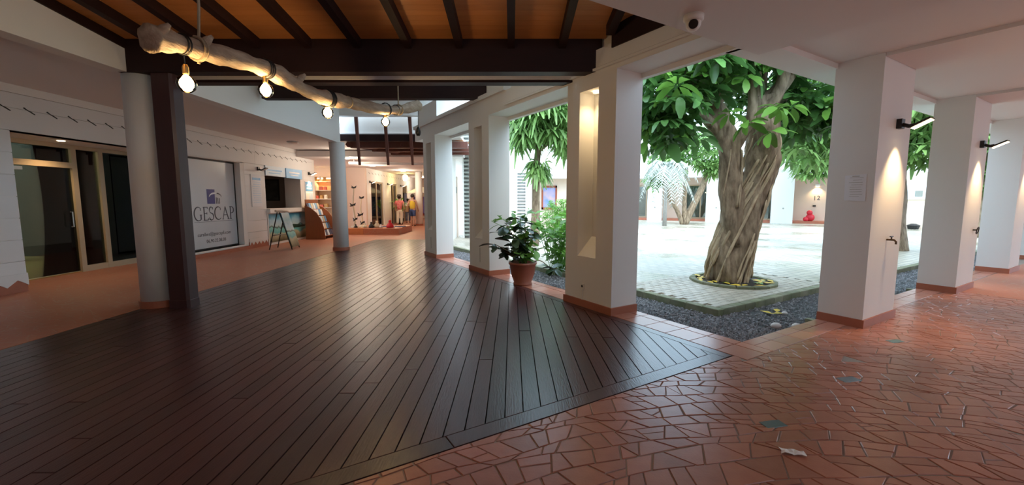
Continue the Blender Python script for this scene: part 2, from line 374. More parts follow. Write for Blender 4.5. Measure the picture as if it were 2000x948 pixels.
for n, (s_, poly, cx, cy) in enumerate(tiles):
    dz = rnd.uniform(-.0015, .0015)
    if n < 300:
        MB().prism([(x - cx, y - cy) for x, y in poly], -.01, .001 + dz, .004).build('tile', 'tile', mosaic, loc=(cx, cy, 0))
    else:
        rest.prism(poly, -.01, .001 + dz, .004)
rest.build('tile_field', 'tile', mosaic)['kind'] = 'stuff'
# border tiles beside the gravel: a wide row and a narrow nosing
def rowtile(x0, x1, y0, y1, n='border_tile'):
    MB().bbox(x0 + .003, x1 - .003, y0 + .003, y1 - .003, -.05, .002, .003).build(n, 'border', mosaic)
v = DEP + .31
rowtile(.01, .32, .145, DEP); rowtile(.325, DEP, .145, DEP)
while v < 9.0:
    rowtile(.01, .32, v - .31, v); rowtile(.325, DEP, v - .31, v); v += .31
u = DEP
while u < 9.2:
    rowtile(u, u + .32, .145, .33); rowtile(u, u + .32, .333, DEP); u += .32
# inlaid glass blocks and a torn paper scrap
for k, (x, y, s_) in enumerate(((4.072, 4.311, .13), (2.819, 3.36, .14), (1.752, 2.663, .125))):
    o = MB().bbox(-s_ * .62, s_ * .62, -s_ * .32, s_ * .32, -.01, .0035, .002).build('glass_block', 'inlay', None, loc=(x, y, .0), rot=(0, 0, A - .35))
    tag(o, ['small blue-grey glass block set in the floor near the tap pillar', 'blue-grey glass block set in the tiles, middle one of three', 'blue-grey glass block set in the tiles closest to the torn paper'][k], 'floor block', 'glass blocks inlaid in the floor')
n = 7; vs = []; fs = []
for i in range(n):
    for j in range(3):
        x = (i / (n - 1) - .5) * .13 + (.008 if j == 1 else 0); y = (j / 2 - .5) * .052 + .006 * math.sin(i * 1.9)
        vs.append((x, y, .006 + .012 * abs(math.sin(i * .9 + j))))
for i in range(n - 1):
    for j in range(2): fs.append((i * 3 + j, i * 3 + j + 3, i * 3 + j + 4, i * 3 + j + 1))
o = MB().add(vs, fs).build('paper_scrap', 'scrapw', None, loc=(1.66, 2.335, 0), rot=(0, 0, -.28))
sm = o.modifiers.new('thick', 'SOLIDIFY'); sm.thickness = .001
tag(o, 'crumpled white paper scrap lying on the red tiles', 'paper')

# ------------------------------------------------------------------ timber deck
deck = thing('floor_deck', 'dark brown timber deck of long planks, pointed at the courtyard corner', 'deck', kind='structure')
T = kp(0, EDGE_V); tA = math.tan(A); XA = kp(0, 9.0)[0]; XL = -5.13; YF = 15.7
def ylow(x): return T[1] + (x - T[0]) * tA
def yup(x): return T[1] + (T[0] - x) / tA
m = MB().prism([(T[0], T[1]), (XA, yup(XA)), (XL, yup(XA)), (XL, ylow(XL))], -.1, -.022); m.box(XL, XA, yup(XA), YF, -.1, -.022)
m.build('underlay', 'deckbase', deck)
bw1, bw2 = .105, .135                                # border boards
def border(p, q, w, side):
    d = Vector((q[0] - p[0], q[1] - p[1])); L_ = d.length; d.normalize(); nrm = Vector((-d.y, d.x)) * side
    k = max(1, round(L_ / 3.2))
    for i in range(k):
        a = Vector(p[:2]) + d * (L_ * i / k + .002); b_ = Vector(p[:2]) + d * (L_ * (i + 1) / k - .002)
        MB().prism([tuple(a), tuple(b_), tuple(b_ + nrm * w), tuple(a + nrm * w)], -.022, .001, .003).build('border_plank', 'deck', deck)
c1 = kp(-bw1, EDGE_V + bw2)
border(kp(-bw1, EDGE_V), (XL, ylow(XL)), bw2, -1)
border(T, kp(0, 9.0), bw1, 1)
off2 = bw2 / math.cos(A); off1 = bw1 / math.sin(A); PW = .13; x = XL + .01; rnd = random.Random(3)
while x < T[0]:
    x0, x1 = x + .004, x + PW - .004
    lo0, lo1 = ylow(x0) + off2 + .005, ylow(x1) + off2 + .005
    if x1 <= XA: up0 = up1 = YF
    else: up0, up1 = yup(x0) - off1 - .005, yup(x1) - off1 - .005
    if up1 - lo1 < .0:
        if up0 > lo0: k_ = (up0 - lo0) / (up0 - lo0 + lo1 - up1); xt = x0 + (x1 - x0) * k_; MB().prism([(x0, lo0), (xt, lo0 + (lo1 - lo0) * k_), (x0, up0)], -.022, 0).build('plank', 'deck', deck)
        x += PW; continue
    cuts = []; y = max(lo0, lo1) + rnd.uniform(.9, 4.2)
    while y < min(up0, up1) - .7: cuts.append(y); y += rnd.uniform(2.6, 4.6)
    e = [(lo0, lo1)] + [(c, c) for c in cuts] + [(up0, up1)]
    for (a0, a1), (b0, b1) in zip(e, e[1:]):
        g_ = .0015
        cx, cy = (x0 + x1) / 2, (a0 + a1 + b0 + b1) / 4
        MB().prism([(x0 - cx, a0 + g_ - cy), (x1 - cx, a1 + g_ - cy), (x1 - cx, b1 - g_ - cy), (x0 - cx, b0 - g_ - cy)], -.022, rnd.uniform(-.0012, .0012), .003).build('plank', 'deck', deck, loc=(cx, cy, 0))
    x += PW

# ------------------------------------------------------------------ facade one (hall / courtyard): columns, band, upper wall
def kthing(name, label, cat, u, v, group=None, kind=None): return thing(name, label, cat, kp(u, v), A, group, kind)
lab1 = ['white pillar with a lit tall niche and a socket beside the deck tip', 'white pillar with a dark tall niche behind the potted plant', 'farthest white pillar with a niche along the deck edge']
for k, (v0, v1) in enumerate(COL1):
    t = kthing('niche_pillar', lab1[k], 'pillar', 0, v0, 'white pillars along the deck', 'structure'); w = v1 - v0
    n0, n1 = w * .33, w * .72; zb, zt, dp = .71, 2.95, .26
    m = MB().box(0, DEP, 0, n0, 0, 3.1).box(0, DEP, n1, w, 0, 3.1).box(0, DEP, n0, n1, 0, zb).box(0, DEP, n0, n1, zt, 3.1).box(dp, DEP, n0, n1, zb, zt)
    m.build('shaft', 'white', t)
    # sloped niche floor
    MB().plate([(0.001, zb), (dp, zb), (dp, zb + .26)], 'y', n0 + .001, n1 - .001).build('niche_sill', 'white', t)
    MB().box(-.02, DEP + .0, -.02, 0, 0, .1).box(-.02, 0, 0, w, 0, .1).box(-.02, .12, w, w + .02, 0, .1).build('skirting', 'base', t)
    if k == 0:
        n = MB().lathe([(.045, 0), (.045, .02), (.03, .02), (.03, .012)], (.13, (n0 + n1) / 2, zt - .022), 14).build('niche_downlight', 'led', t)
        light('niche_lamp', 'SPOT', (.13, (n0 + n1) / 2, zt - .04), 13, (1, .72, .38), t, spot_size=R(120), spot_blend=.9, shadow_soft_size=.05)
        s_ = MB().bbox(-.012, 0, .52, .60, .24, .33, .003).build('socket_plate', 'plast', t)
        MB().lathe([(.018, 0), (.018, .003)], (0, 0, 0), 12).build('socket_hole', 'black', s_, loc=(-.0135, .56, .29), rot=(0, R(90), 0))
        MB().box(-.012, 0, .552, .572, .0, .24).build('cable_trunking', 'plast', t)
    else:
        MB().box(-.004, .0, w * .45, w * .45 + .015, .22, .52).build('scratch_mark', 'greyc', t)
# lintel band over the openings, upper wall, ledges (K frame)
t = kthing('wall_courtyard', 'long white lintel band and upper wall above the deck openings', 'wall', 0, 0, kind='structure')
MB().box(0, DEP, -.0, 9.6, 3.1, 3.42).build('lintel', 'white', t)
MB().box(DEP - .03, DEP + .05, .48, 9.6, 3.04, 3.16).build('outer_trim', 'white', t)
MB().box(-.05, DEP, 4.6, 9.6, 3.42, 3.5).build('ledge', 'white', t)
MB().box(-.035, 0, -.1, 4.6, 3.155, 3.185).build('ledge_strip', 'white', t)
MB().box(.1, DEP, 0, 2.4, 3.42, 4.9).box(.1, DEP, 2.4, 6.05, 3.42, 4.0).box(.1, DEP, 8.2, 9.6, 3.42, 4.0).build('upper_wall', 'white', t)
MB().box(-.004, .0, -.2, 4.6, 3.19, 3.2).build('cable', 'black', t)
# hall's far right boundary beyond the last niche pillar
o = MB().box(-2.45, -2.2, 12.2, 34, 0, 3.2).build('wall_right', 'white'); struct(o, 'white wall beyond the last niche pillar', 'wall')

# ------------------------------------------------------------------ facade two: pillars with lamps
def wall_lamp(name, label, group, loc, rz, power, lit=True):
    t = thing(name, label, 'wall lamp', loc, rz, group)
    # local -y faces away from the wall (wall plane y=0)
    MB().box(-.05, .05, -.05, 0, -.055, .055).build('wall_plate', 'black', t)
    MB().tube([(0, -.04, -.01), (0, -.10, -.035), (0, -.15, -.03)], .022, 8).build('arm', 'black', t)
    h = MB().plate([(-.11, -.05), (-.13, -.066), (-.30, .02), (-.287, .038)], 'x', -.07, .07)
    hh = h.build('head', 'black', t)
    MB().plate([(-.135, -.0685), (-.295, .0125), (-.296, .0075), (-.136, -.0735)], 'x', -.058, .058).build('light_panel', 'led' if lit else 'plast', hh)
    if lit: light('lamp_beam', 'SPOT', (0, -.2, -.09), power, (1, .68, .34), t, spot_size=R(78), spot_blend=.9, shadow_soft_size=.03, rot=(R(8), 0, 0))
    return t
lab2 = ['white pillar with a pinned notice, a tap and a lit lamp', 'white pillar with an iron ring and a lit lamp, second along the right corridor', 'third white pillar along the right corridor, at the picture edge', 'fourth white pillar at the end of the right corridor']
for k, (u0, u1) in enumerate(COL2):
    w = u1 - u0; t = kthing('corridor_pillar', lab2[k], 'pillar', u0, 0, 'white pillars along the right corridor', 'structure')
    MB().box(0, w, 0, DEP, 0, 3.1).build('shaft', 'white', t)
    MB().box(-.02, w + .02, -.02, 0, 0, .1).box(-.02, 0, 0, DEP, 0, .1).box(w, w + .02, 0, .1, 0, .1).build('skirting', 'base', t)
    MB().box(-.03, .05, DEP, DEP + .12, -.07, -.02).build('footing', 'kerb', t)
    if k < 3:
        wall_lamp('wall_lamp', ['black wall lamp glowing on the pillar with the tap', 'black wall lamp glowing on the pillar with the iron ring', 'black wall lamp on the third corridor pillar'][k], 'lamps on the corridor pillars', kp(u0 + w * .56, 0, 2.38), A, (60, 60, 40)[k])
# tap on first, ring on second, notice on first
t = kthing('water_tap', 'small dark bronze tap on the white pillar below the lamp', 'tap', COL2[0][0] + .5, 0); t.location.z = 1.02
MB().tube([(0, 0, 0), (0, -.07, 0), (0, -.09, -.02), (0, -.09, -.05)], .011, 8).build('spout', 'bronze', t)
MB().tube([(0, -.045, 0), (0, -.045, .035)], .008, 8).build('valve', 'bronze', t)
MB().box(-.04, .04, -.052, -.038, .035, .045).build('handle', 'black', t)
t = kthing('iron_ring', 'dark iron ring fixed to the second corridor pillar', 'ring', COL2[1][0] + .62, 0); t.location.z = 1.0
MB().tube([(0, 0, 0), (0, -.05, 0)], .012, 8).build('bolt', 'black', t)
MB().tube([(.055 * math.cos(a) + .05, -.045 - .008 * math.sin(a), .055 * math.sin(a) - .01) for a in [2 * math.pi * i / 16 for i in range(17)]], .008, 6).build('hoop', 'black', t)
t = kthing('notice_sheet', 'white printed notice taped to the side of the first corridor pillar', 'notice', COL2[0][0], 0.0); t.location.z = 1.48
MB().plate([(.07, .0), (.275, .01), (.28, .30), (.075, .31)], 'x', -.004, -.001).build('sheet', 'paper', t)
for i in range(9):
    MB().box(-.0055, -.0042, .10 + rnd.uniform(0, .03), .25 - rnd.uniform(0, .06), .27 - i * .027, .273 - i * .027).build('text_line', 'greyc', t)
MB().box(-.0055, -.0042, .14, .21, .285, .292).build('text_line', 'greyc', t)

# corridor ceiling with beams, low soffit at the crossing
t = kthing('ceiling', 'pale plaster ceiling of the right corridor', 'ceiling', 0, 0, kind='structure')
MB().box(DEP, 18, -7, DEP + .35, 3.1, 3.3).build('slab', 'soffit', t)
MB().box(DEP, 18, DEP - .02, DEP + .35, 3.04, 3.1).build('edge_beam', 'white', t)
for k, (u0, u1) in enumerate(COL2): MB().box(u0, u1, -5, -.005, 3.06, 3.1).build('cross_rib', 'soffit', t)
t = kthing('ceiling_crossing', 'low pinkish soffit over the crossing with a dome camera', 'ceiling', 0, 0, kind='structure')
MB().box(-9, DEP, -7, DEP, 2.92, 3.12).build('slab', 'soffit', t)
# dome camera
t = thing('security_camera', 'white dome security camera under the pinkish soffit', 'camera', (1.408, 3.40, 2.92))
MB().lathe([(.075, 0), (.075, -.035), (.062, -.05)][::-1], (0, 0, 0), 24).build('base', 'plast', t, True)
b_ = MB().ball((0, 0, -.062), .056, 20, 12).build('ball_housing', 'plast', t, True)
d = Vector((-.35, -.85, -.35)).normalized(); m = MB(); m.tube([Vector((0, 0, -.062)) + d * .035, Vector((0, 0, -.062)) + d * .0575], [.037, .034], 18)
m.build('lens', 'lens', b_)

# ------------------------------------------------------------------ hall roof: beams, rafters, boards
hall_roof = thing('roof_hall', 'sloping varnished board roof on dark rafters over the deck', 'roof', kind='structure')
SL = .13
def zr(y): return 3.49 + (5.7 - y) * SL               # underside of the rafters' bearing line
XR = lambda y: min(kp(0, 0)[0] + .25, kp(.1, (y - K[1]) / D1[1])[0] + .3)
y = 5.62; k = 0
while y > -6.0:
    y2 = y - .105; xr = min(2.6, K[0] + (y - K[1]) * -tA + .12) if y > 3.3 else 2.6
    z = zr(y) + .06; z2 = zr(y2) + .06
    MB().add([(-5.1, y, z), (xr, y, z), (xr, y2 + .006, z2), (-5.1, y2 + .006, z2), (-5.1, y, z + .02), (xr, y, z + .02), (xr, y2 + .006, z2 + .02), (-5.1, y2 + .006, z2 + .02)],
             [(0, 1, 2, 3), (7, 6, 5, 4), (0, 4, 5, 1), (1, 5, 6, 2), (2, 6, 7, 3), (3, 7, 4, 0)]).build('board', 'board', hall_roof)
    y = y2
MB().add([(-5.2, 5.9, zr(5.9) + .1), (2.9, 5.9, zr(5.9) + .1), (2.9, -6.1, zr(-6.1) + .1), (-5.2, -6.1, zr(-6.1) + .1), (-5.2, 5.9, zr(5.9) + .16), (2.9, 5.9, zr(5.9) + .16), (2.9, -6.1, zr(-6.1) + .16), (-5.2, -6.1, zr(-6.1) + .16)],
         [(3, 2, 1, 0), (4, 5, 6, 7), (0, 1, 5, 4), (1, 2, 6, 5), (2, 3, 7, 6), (3, 0, 4, 7)]).build('roof_deck', 'beam', hall_roof)
def rafter(x0, x1, y0, y1, dz0=-.06, dz1=.065, n='rafter'):
    MB().add([(x0, y0, zr(y0) + dz0), (x1, y0, zr(y0) + dz0), (x1, y1, zr(y1) + dz0), (x0, y1, zr(y1) + dz0), (x0, y0, zr(y0) + dz1), (x1, y0, zr(y0) + dz1), (x1, y1, zr(y1) + dz1), (x0, y1, zr(y1) + dz1)],
             [(0, 1, 2, 3), (7, 6, 5, 4), (0, 4, 5, 1), (1, 5, 6, 2), (2, 6, 7, 3), (3, 7, 4, 0)]).build(n, 'beam', hall_roof)
for x in (-4.55, -3.93, -3.29, -2.63, -1.99, -1.34, -.68, -.01, .65):
    rafter(x - .045, x + .045, 5.66, -6.0)
rafter(1.14, 1.24, 5.3, -6.0); rafter(-5.12, -4.98, 5.66, -6.0)
o = MB().box(-5.12, 1.16, 5.62, 5.80, 3.15, 3.565).build('beam_main', 'beam'); struct(o, 'thick dark main beam across the hall', 'beam')
o = MB().prism([kp(-.02, 2.0)[:2], kp(.1, 2.0)[:2], kp(.1, -.2)[:2], kp(-.02, -.2)[:2]], 3.36, 3.62).build('beam_wall_plate', 'beam'); struct(o, 'dark wall plate beam rising beside the soffit', 'beam')
o = MB().box(-4.95, 1.0, 6.0, 6.2, 3.16, 3.30).build('trim_1', 'white'); struct(o, 'white board strip behind the main beam', 'trim')
o = MB().box(-4.95, 1.0, 6.02, 6.2, 3.125, 3.159).build('trim_2', 'beam'); struct(o, 'thin dark batten under the white board strip', 'trim')
o = MB().box(-4.9, -.5, 8.42, 8.6, 3.47, 3.82).build('beam_second', 'beam'); struct(o, 'second dark beam beyond the driftwood lamp', 'beam')
# plaster ceilings beyond
o = MB().prism([(-5.1, 5.85), kp(.4, 2.5)[:2], kp(.4, 9.2)[:2], (-2.0, 12.55), (-5.1, 12.55)], 4.6, 4.75).build('ceiling_hall', 'white'); struct(o, 'white ceiling high over the far half of the deck', 'ceiling')
o = MB().box(-5.1, 1.0, 5.81, 5.88, 3.58, 4.7).build('wall_gable', 'white'); struct(o, 'white gable above the main beam', 'wall')
o = MB().box(-5.22, -5.0, -9, 5.62, 3.15, 5.6).build('wall_upstand', 'white'); struct(o, 'white upstand wall between roof and left passage', 'wall')
o = MB().box(-5.22, -5.0, 5.8, 12.4, 3.14, 4.75).build('wall_upstand_far', 'white'); struct(o, 'white upstand wall above the far passage columns', 'wall')
t = thing('ceiling_passage', 'pinkish ceiling of the left shop passage', 'ceiling', kind='structure')
MB().box(-12, -5.22, -9, 17.2, 3.33, 3.5).build('slab', 'soffit', t)
o = MB().box(-5.2, -1.5, 12.4, 12.62, 3.92, 4.75).build('wall_cross', 'white'); struct(o, 'white cross wall above the hanging slats', 'wall')

# far pergola with hanging slats
t = thing('hanging_slat_frame', 'reddish timber frame of long hanging slats under the white cross wall', 'timber frame', (-3.5, 12.6, 0))
for px in (657, 709, 763, 809):
    X = (px - 1000) / 816 * 12.9 + 3.5
    MB().add([(X - .05, 0, 3.93), (X + .05, 0, 3.93), (X + .04, .09, 3.93), (X - .04, .09, 3.93), (X - .03 + .06, 0, 2.52), (X + .03 + .06, 0, 2.52), (X + .03 + .06, .06, 2.52), (X - .03 + .06, .06, 2.52)],
             [(0, 1, 2, 3), (7, 6, 5, 4), (0, 4, 5, 1), (1, 5, 6, 2), (2, 6, 7, 3), (3, 7, 4, 0)]).build('slat', 'slat', t)
MB().box(-1.65, 1.5, .12, .26, 3.24, 3.44).build('cross_beam', 'beam', t)
o = MB().box(-5.2, -1.5, 12.95, 13.1, 3.40, 4.75).build('wall_cross_back', 'white'); struct(o, 'white board wall behind the hanging slats', 'wall')
t = thing('timber_ceiling_grid', 'brown timber lattice ceiling beyond the hanging slats', 'timber grid', (-3.6, 14.4, 0))
for k, yy in enumerate((-.9, .1, 1.1)):
    MB().box(-1.5 + .35 * k, 2.2, yy - .08, yy + .08, 3.12, 3.32).build('lattice_beam', 'slat', t)
    MB().box(-1.4 + .35 * k, 2.2, yy + .3, yy + .62, 3.32, 3.36).build('lattice_board', 'board', t)
MB().tube([(-1.55, -1.1, 3.22), (-.45, 1.2, 3.22)], .08, 4).build('edge_beam', 'slat', t)
MB().tube([(.1, -1.0, 3.22), (1.3, 1.2, 3.22)], .05, 4).build('brace', 'slat', t)
o = MB().box(-5.4, -1.6, 12.9, 16, 3.42, 3.5).build('ceiling_grid_backing', 'soffit'); struct(o, 'plaster ceiling above the timber lattice', 'ceiling')
o = MB().box(-12, -1.8, 15.7, 36, 3.08, 3.3).box(-12, -5.4, 12.9, 15.7, 3.34, 3.5).build('ceiling_far', 'soffit'); struct(o, 'pale ceiling of the far shop passage', 'ceiling')
for k, (x, y) in enumerate(((-6.97, 13.54),)):
    t = thing('ceiling_light', 'small round flush light on the passage ceiling', 'ceiling light', (x, y, 3.33))
    MB().lathe([(.10, -.06), (.16, -.045), (.17, 0)], (0, 0, 0), 20).build('diffuser', 'plast', t, True); MB().lathe([(.18, -.02), (.18, 0)], (0, 0, 0), 20).build('rim', 'steel', t)
for k, (x, y) in enumerate(((-6.4, 19.4), (-6.2, 15.9), (-5.9, 22.9), (-6.2, 29.5))):  # invented lights, added to brighten the far passage
    t = thing('ceiling_light', ['added flush ceiling light over the tiled display plinth', 'added flush ceiling light near the brochure rack', 'added flush ceiling light above the walkers', 'added flush ceiling light at the end of the passage'][k], 'ceiling light', (x, y, 3.08), 0, 'added flush lights of the far passage')
    MB().lathe([(.10, -.06), (.16, -.045), (.17, 0)], (0, 0, 0), 20).build('diffuser', 'warmled', t, True); MB().lathe([(.18, -.02), (.18, 0)], (0, 0, 0), 20).build('rim', 'steel', t)
    light('passage_fill_lamp', 'POINT', (0, 0, -.2), 42, (1, .84, .66), t, shadow_soft_size=.2)
t = thing('suspended_rail', 'long pale track rail under the far passage ceiling', 'rail', (-5.2, 16.6, 2.93))
MB().tube([(-1.2, 0, .0), (2.4, .6, 0)], .05, 4).build('rail', 'metalw', t)
MB().tube([(-1.0, .03, .0), (-1.0, .03, .16)], .012, 6).build('hanger', 'steel', t); MB().tube([(2.2, .57, .0), (2.2, .57, .16)], .012, 6).build('hanger', 'steel', t)

# ------------------------------------------------------------------ left columns and post
def round_col(label, x, y, r, h, lean=0):
    t = thing('round_column', label, 'column', (x, y, 0), 0, 'round white columns of the left passage', 'structure')
    MB().lathe([(r, .09), (r, h * .5), (r * .97, h)], (0, 0, 0), 36).build('shaft', 'white', t, True)
    MB().lathe([(r + .025, 0), (r + .025, .095), (r, .095)], (0, 0, 0), 36).build('skirting', 'base', t)
round_col('round white column beside the maroon post', -5.02, 5.87, .225, 3.15)
round_col('round white column standing at the deck edge by the brochure rack', -5.10, 12.40, .215, 3.15)
round_col('distant round white column beside the clothes display', -5.38, 24.3, .2, 3.1)
t = thing('timber_post', 'maroon painted square timber post carrying the main beam', 'post', (-4.60, 5.75, 0), 0, None, 'structure')
MB().prism([(-.13, -.09), (.10, -.09), (.13, -.06), (.13, .1), (-.13, .1)], 0, 3.15).build('shaft', 'post', t)
MB().prism([(-.135, -.095), (.105, -.095), (.136, -.065), (.136, .105), (-.135, .105)], 0, .12, .01).build('foot', 'post', t)

# ------------------------------------------------------------------ left shop wall: boards, slots, trims
WX = -8.0; OPEN = [(6.80, 10.05, 0, 2.6), (10.22, 12.62, .16, 2.6), (13.66, 16.2, 0, 2.6)]
wl = thing('wall_left', 'white boarded shop wall along the left passage', 'wall', kind='structure')
m = MB()
for y0, y1, z0, z1 in ((-9, 6.8, 0, 3.33), (6.8, 16.92, 2.6, 3.33), (10.05, 10.22, 0, 2.6), (10.22, 12.62, 0, .16), (12.62, 13.66, 0, 2.6), (16.2, 16.92, 0, 2.6)): m.box(WX - .22, WX - .02, y0, y1, z0, z1)
m.build('backing', 'white', wl)
zs = [.12, .5, .85, 1.2, 1.55, 1.9, 2.25, 2.6, 2.96, 3.2]
for z0, z1 in zip(zs, zs[1:]):
    seg = [(2.0, 16.92)]
    if z0 < 2.59:
        seg = [(2.0, 6.8), (12.62, 13.66), (16.2, 16.92)]
    for a, b_ in seg:
        n = max(1, round((b_ - a) / 3.4))
        for i in range(n):
            MB().box(WX - .02, WX + (.0 if z0 < 2.59 else .004), a + (b_ - a) * i / n + .002, a + (b_ - a) * (i + 1) / n - .002, z0 + .004, z1 - .004).build('board', 'siding', wl)
MB().box(WX - .02, WX + .03, -6, 16.95, 3.2, 3.33).build('cornice', 'white', wl)
y = 6.76
slot = MB().plate([(-.085, .038), (-.07, .048), (-.02, .012), (.02, .0), (.08, -.036), (.085, -.046), (.07, -.048), (.0, -.012), (-.04, .008), (-.08, .028)], 'x', 0, .006).mesh('vent_slot', 'black')
for i in range(29): put('vent_slot', slot, wl, loc=(WX + .003, y + i * .345, 2.955))
def zigzag(y0, y1, n, name):
    poly = [(y0, .30), (y1, .30)]
    for i in range(n, 0, -1):
        w = (y1 - y0) / n; poly += [(y0 + i * w, .10), (y0 + (i - .5) * w, .20)]
    poly += [(y0, .10)]
    MB().plate(poly, 'x', WX, WX + .02).build(name, 'siding', wl)
zigzag(5.6, 6.8, 4, 'sawtooth_trim'); zigzag(12.66, 13.6, 5, 'sawtooth_trim')
MB().box(WX - .02, WX + .012, 2, 6.79, 0, .22).box(WX - .02, WX + .012, 10.05, 13.64, 0, .1).box(WX - .01, WX + .012, 12.64, 13.64, .1, .2).box(WX - .02, WX + .012, 16.2, 16.92, 0, .1).build('skirting', 'base', wl)

# glass shop front recessed behind the wall
t = thing('door_1', 'tan framed glass shop door and side panes with a dark interior', 'shop front', (WX - .97, 6.8, 0), kind='structure')
FW = .07
MB().box(-.05, .75, -.02, .0, 0, 2.6).build('reveal', 'frame', t)
MB().box(-.05, .95, 0, 3.25, 2.6, 2.62).build('soffit_board', 'soffit', t)
m = MB(); m.box(-.05, .05, 0, FW + .04, 0, 2.6).box(-.05, .05, 0, 3.25, 2.52, 2.6); m.build('frame', 'frame', t)
for yy in (1.78, 2.34): MB().box(-.055, .055, yy, yy + .10, 0, 2.55).build('mullion', 'frame', t)
MB().box(-.06, .06, .1, 1.78, 2.13, 2.24).build('transom', 'frame', t)
MB().box(-.05, .05, 1.85, 3.25, 0, .12).build('sill', 'frame', t); MB().box(-.03, .03, .1, 1.8, 0, .02).build('threshold', 'brass', t)
for n, a in (('pane', (.11, 1.78, .03, 2.13)), ('pane', (.11, 1.78, 2.24, 2.52)), ('pane', (1.88, 2.34, .12, 2.52)), ('pane', (2.44, 3.25, .12, 2.52))):
    MB().box(-.006, .006, *a).build(n, 'glass', t)
MB().box(-.02, .12, .5, .85, 2.04, 2.1).build('door_closer', 'steel', t)
MB().tube([(.05, 1.66, .95), (.09, 1.66, .95), (.09, 1.66, 1.25), (.05, 1.66, 1.25)], .012, 6).build('handle', 'steel', t)
dl = MB().lathe([(.05, -.01), (.06, 0)], (.5, 1.2, 2.6), 16).build('downlight', 'led', t)
light('downlight_lamp', 'SPOT', (.45, 1.2, 2.57), 30, (1, .68, .34), t, spot_size=R(130), spot_blend=.9, shadow_soft_size=.06)
# shop room behind
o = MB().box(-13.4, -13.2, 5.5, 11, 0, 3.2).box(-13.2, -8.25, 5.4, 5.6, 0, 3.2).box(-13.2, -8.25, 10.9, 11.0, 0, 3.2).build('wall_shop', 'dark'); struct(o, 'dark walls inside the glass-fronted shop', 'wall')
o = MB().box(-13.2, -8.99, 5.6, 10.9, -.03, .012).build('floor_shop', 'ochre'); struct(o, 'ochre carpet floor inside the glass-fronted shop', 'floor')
t = thing('added_shop_light', 'added round ceiling light brightening the dark glass-fronted shop', 'ceiling light', (-11.2, 8.2, 3.0))  # no such fixture known; added to light the shop interior
MB().lathe([(.1, -.06), (.16, -.04), (.17, 0)], (0, 0, 0), 16).build('diffuser', 'warmled', t, True); MB().lathe([(.18, -.01), (.18, .33)], (0, 0, 0), 16).build('stem', 'plast', t)
light('shop_fill_lamp', 'POINT', (0, 0, -.12), 55, (1, .85, .55), t, shadow_soft_size=.15)
t = thing('drawer_cabinet', 'grey drawer cabinet inside the dark glass-fronted shop', 'cabinet', (-12.2, 8.6, 0))
MB().box(-.4, .4, -1.3, 1.3, .06, .92).build('body', 'greyc', t); MB().box(-.45, .45, -1.35, 1.35, .92, .97).build('top', 'black', t)
for i in range(3):
    for j in range(2):
        d_ = MB().box(.4, .42, -1.25 + j * 1.25, -.08 + j * 1.25, .1 + i * .27, .34 + i * .27).build('drawer', 'greyc', t)
        MB().box(.42, .44, -.8 + j * 1.25, -.5 + j * 1.25, .22 + i * .27, .24 + i * .27).build('handle', 'steel', d_)
t = thing('television', 'black flat screen on the drawer cabinet in the shop', 'television', (-12.2, 8.7, .97))
MB().box(-.03, .03, -.75, .75, .12, .85).build('screen', 'lens', t); MB().box(-.12, .12, -.25, .25, 0, .02).build('foot', 'black', t); MB().box(-.03, .02, -.06, .06, .02, .14).build('neck', 'black', t)
t = thing('door_2', 'pale framed inner door at the back of the dark shop', 'door', (-13.18, 10.1, 0), kind='structure')
MB().box(0, .05, -.55, -.45, 0, 2.15).box(0, .05, .45, .55, 0, 2.15).box(0, .05, -.55, .55, 2.1, 2.2).build('frame', 'greyc', t); MB().box(0, .03, -.45, .45, 0, 2.1).build('leaf', 'black', t)
t = thing('leaflet_box', 'small white leaflet box standing behind the shop door', 'box', (-9.9, 7.5, .012))
MB().box(-.12, .12, -.1, .1, 0, .5).build('stand', 'black', t); MB().box(-.12, .13, -.12, .12, .5, .62).build('tray', 'paper', t); MB().box(-.02, .0, -.1, .1, .62, 1.05).build('card', 'paleblue', t)

# frosted shop window with lettering
t = thing('window_1', 'large frosted shop window with grey GESCAP lettering and a blue logo', 'window', (WX - .2, 10.22, 0), kind='structure')
MB().box(-.01, .01, .03, 2.2, .2, 2.54).build('pane', 'frost', t)
MB().box(-.02, .03, 2.2, 2.22, .16, 2.58).box(-.02, .03, 0, .03, .16, 2.58).box(-.02, .03, 0, 2.22, .16, .2).box(-.02, .03, 0, 2.22, 2.54, 2.58).build('frame', 'black', t)
MB().box(-.02, .2, 2.22, 2.4, .16, 2.6).build('reveal', 'white', t); MB().box(-.02, .2, 0, 2.4, .12, .16).build('sill', 'white', t); MB().box(-.02, .2, 0, 2.4, 2.58, 2.6).build('head', 'white', t)
def ribbon(m, pts, ws, x, dx=.003):
    P = [Vector(p) for p in pts]; n = len(P); l = []; r = []
    for i in range(n):
        d_ = (P[min(i + 1, n - 1)] - P[max(i - 1, 0)]).normalized(); nn = Vector((-d_.y, d_.x)); w = ws if not isinstance(ws, list) else ws[i]
        l.append(P[i] + nn * w / 2); r.append(P[i] - nn * w / 2)
    vs = [(x, a.x, a.y) for a in l] + [(x, a.x, a.y) for a in r] + [(x + dx, a.x, a.y) for a in l] + [(x + dx, a.x, a.y) for a in r]; fs = []
    for i in range(n - 1):
        fs += [(i, i + 1, n + i + 1, n + i), (2 * n + i, 3 * n + i, 3 * n + i + 1, 2 * n + i + 1), (i, 2 * n + i, 2 * n + i + 1, i + 1), (n + i, n + i + 1, 3 * n + i + 1, 3 * n + i)]
    m.add(vs, fs)
def arc(cx, cy, rx, ry, a0, a1, n=18): return [(cx + rx * math.cos(R(a0 + (a1 - a0) * i / n)), cy + ry * math.sin(R(a0 + (a1 - a0) * i / n))) for i in range(n + 1)]
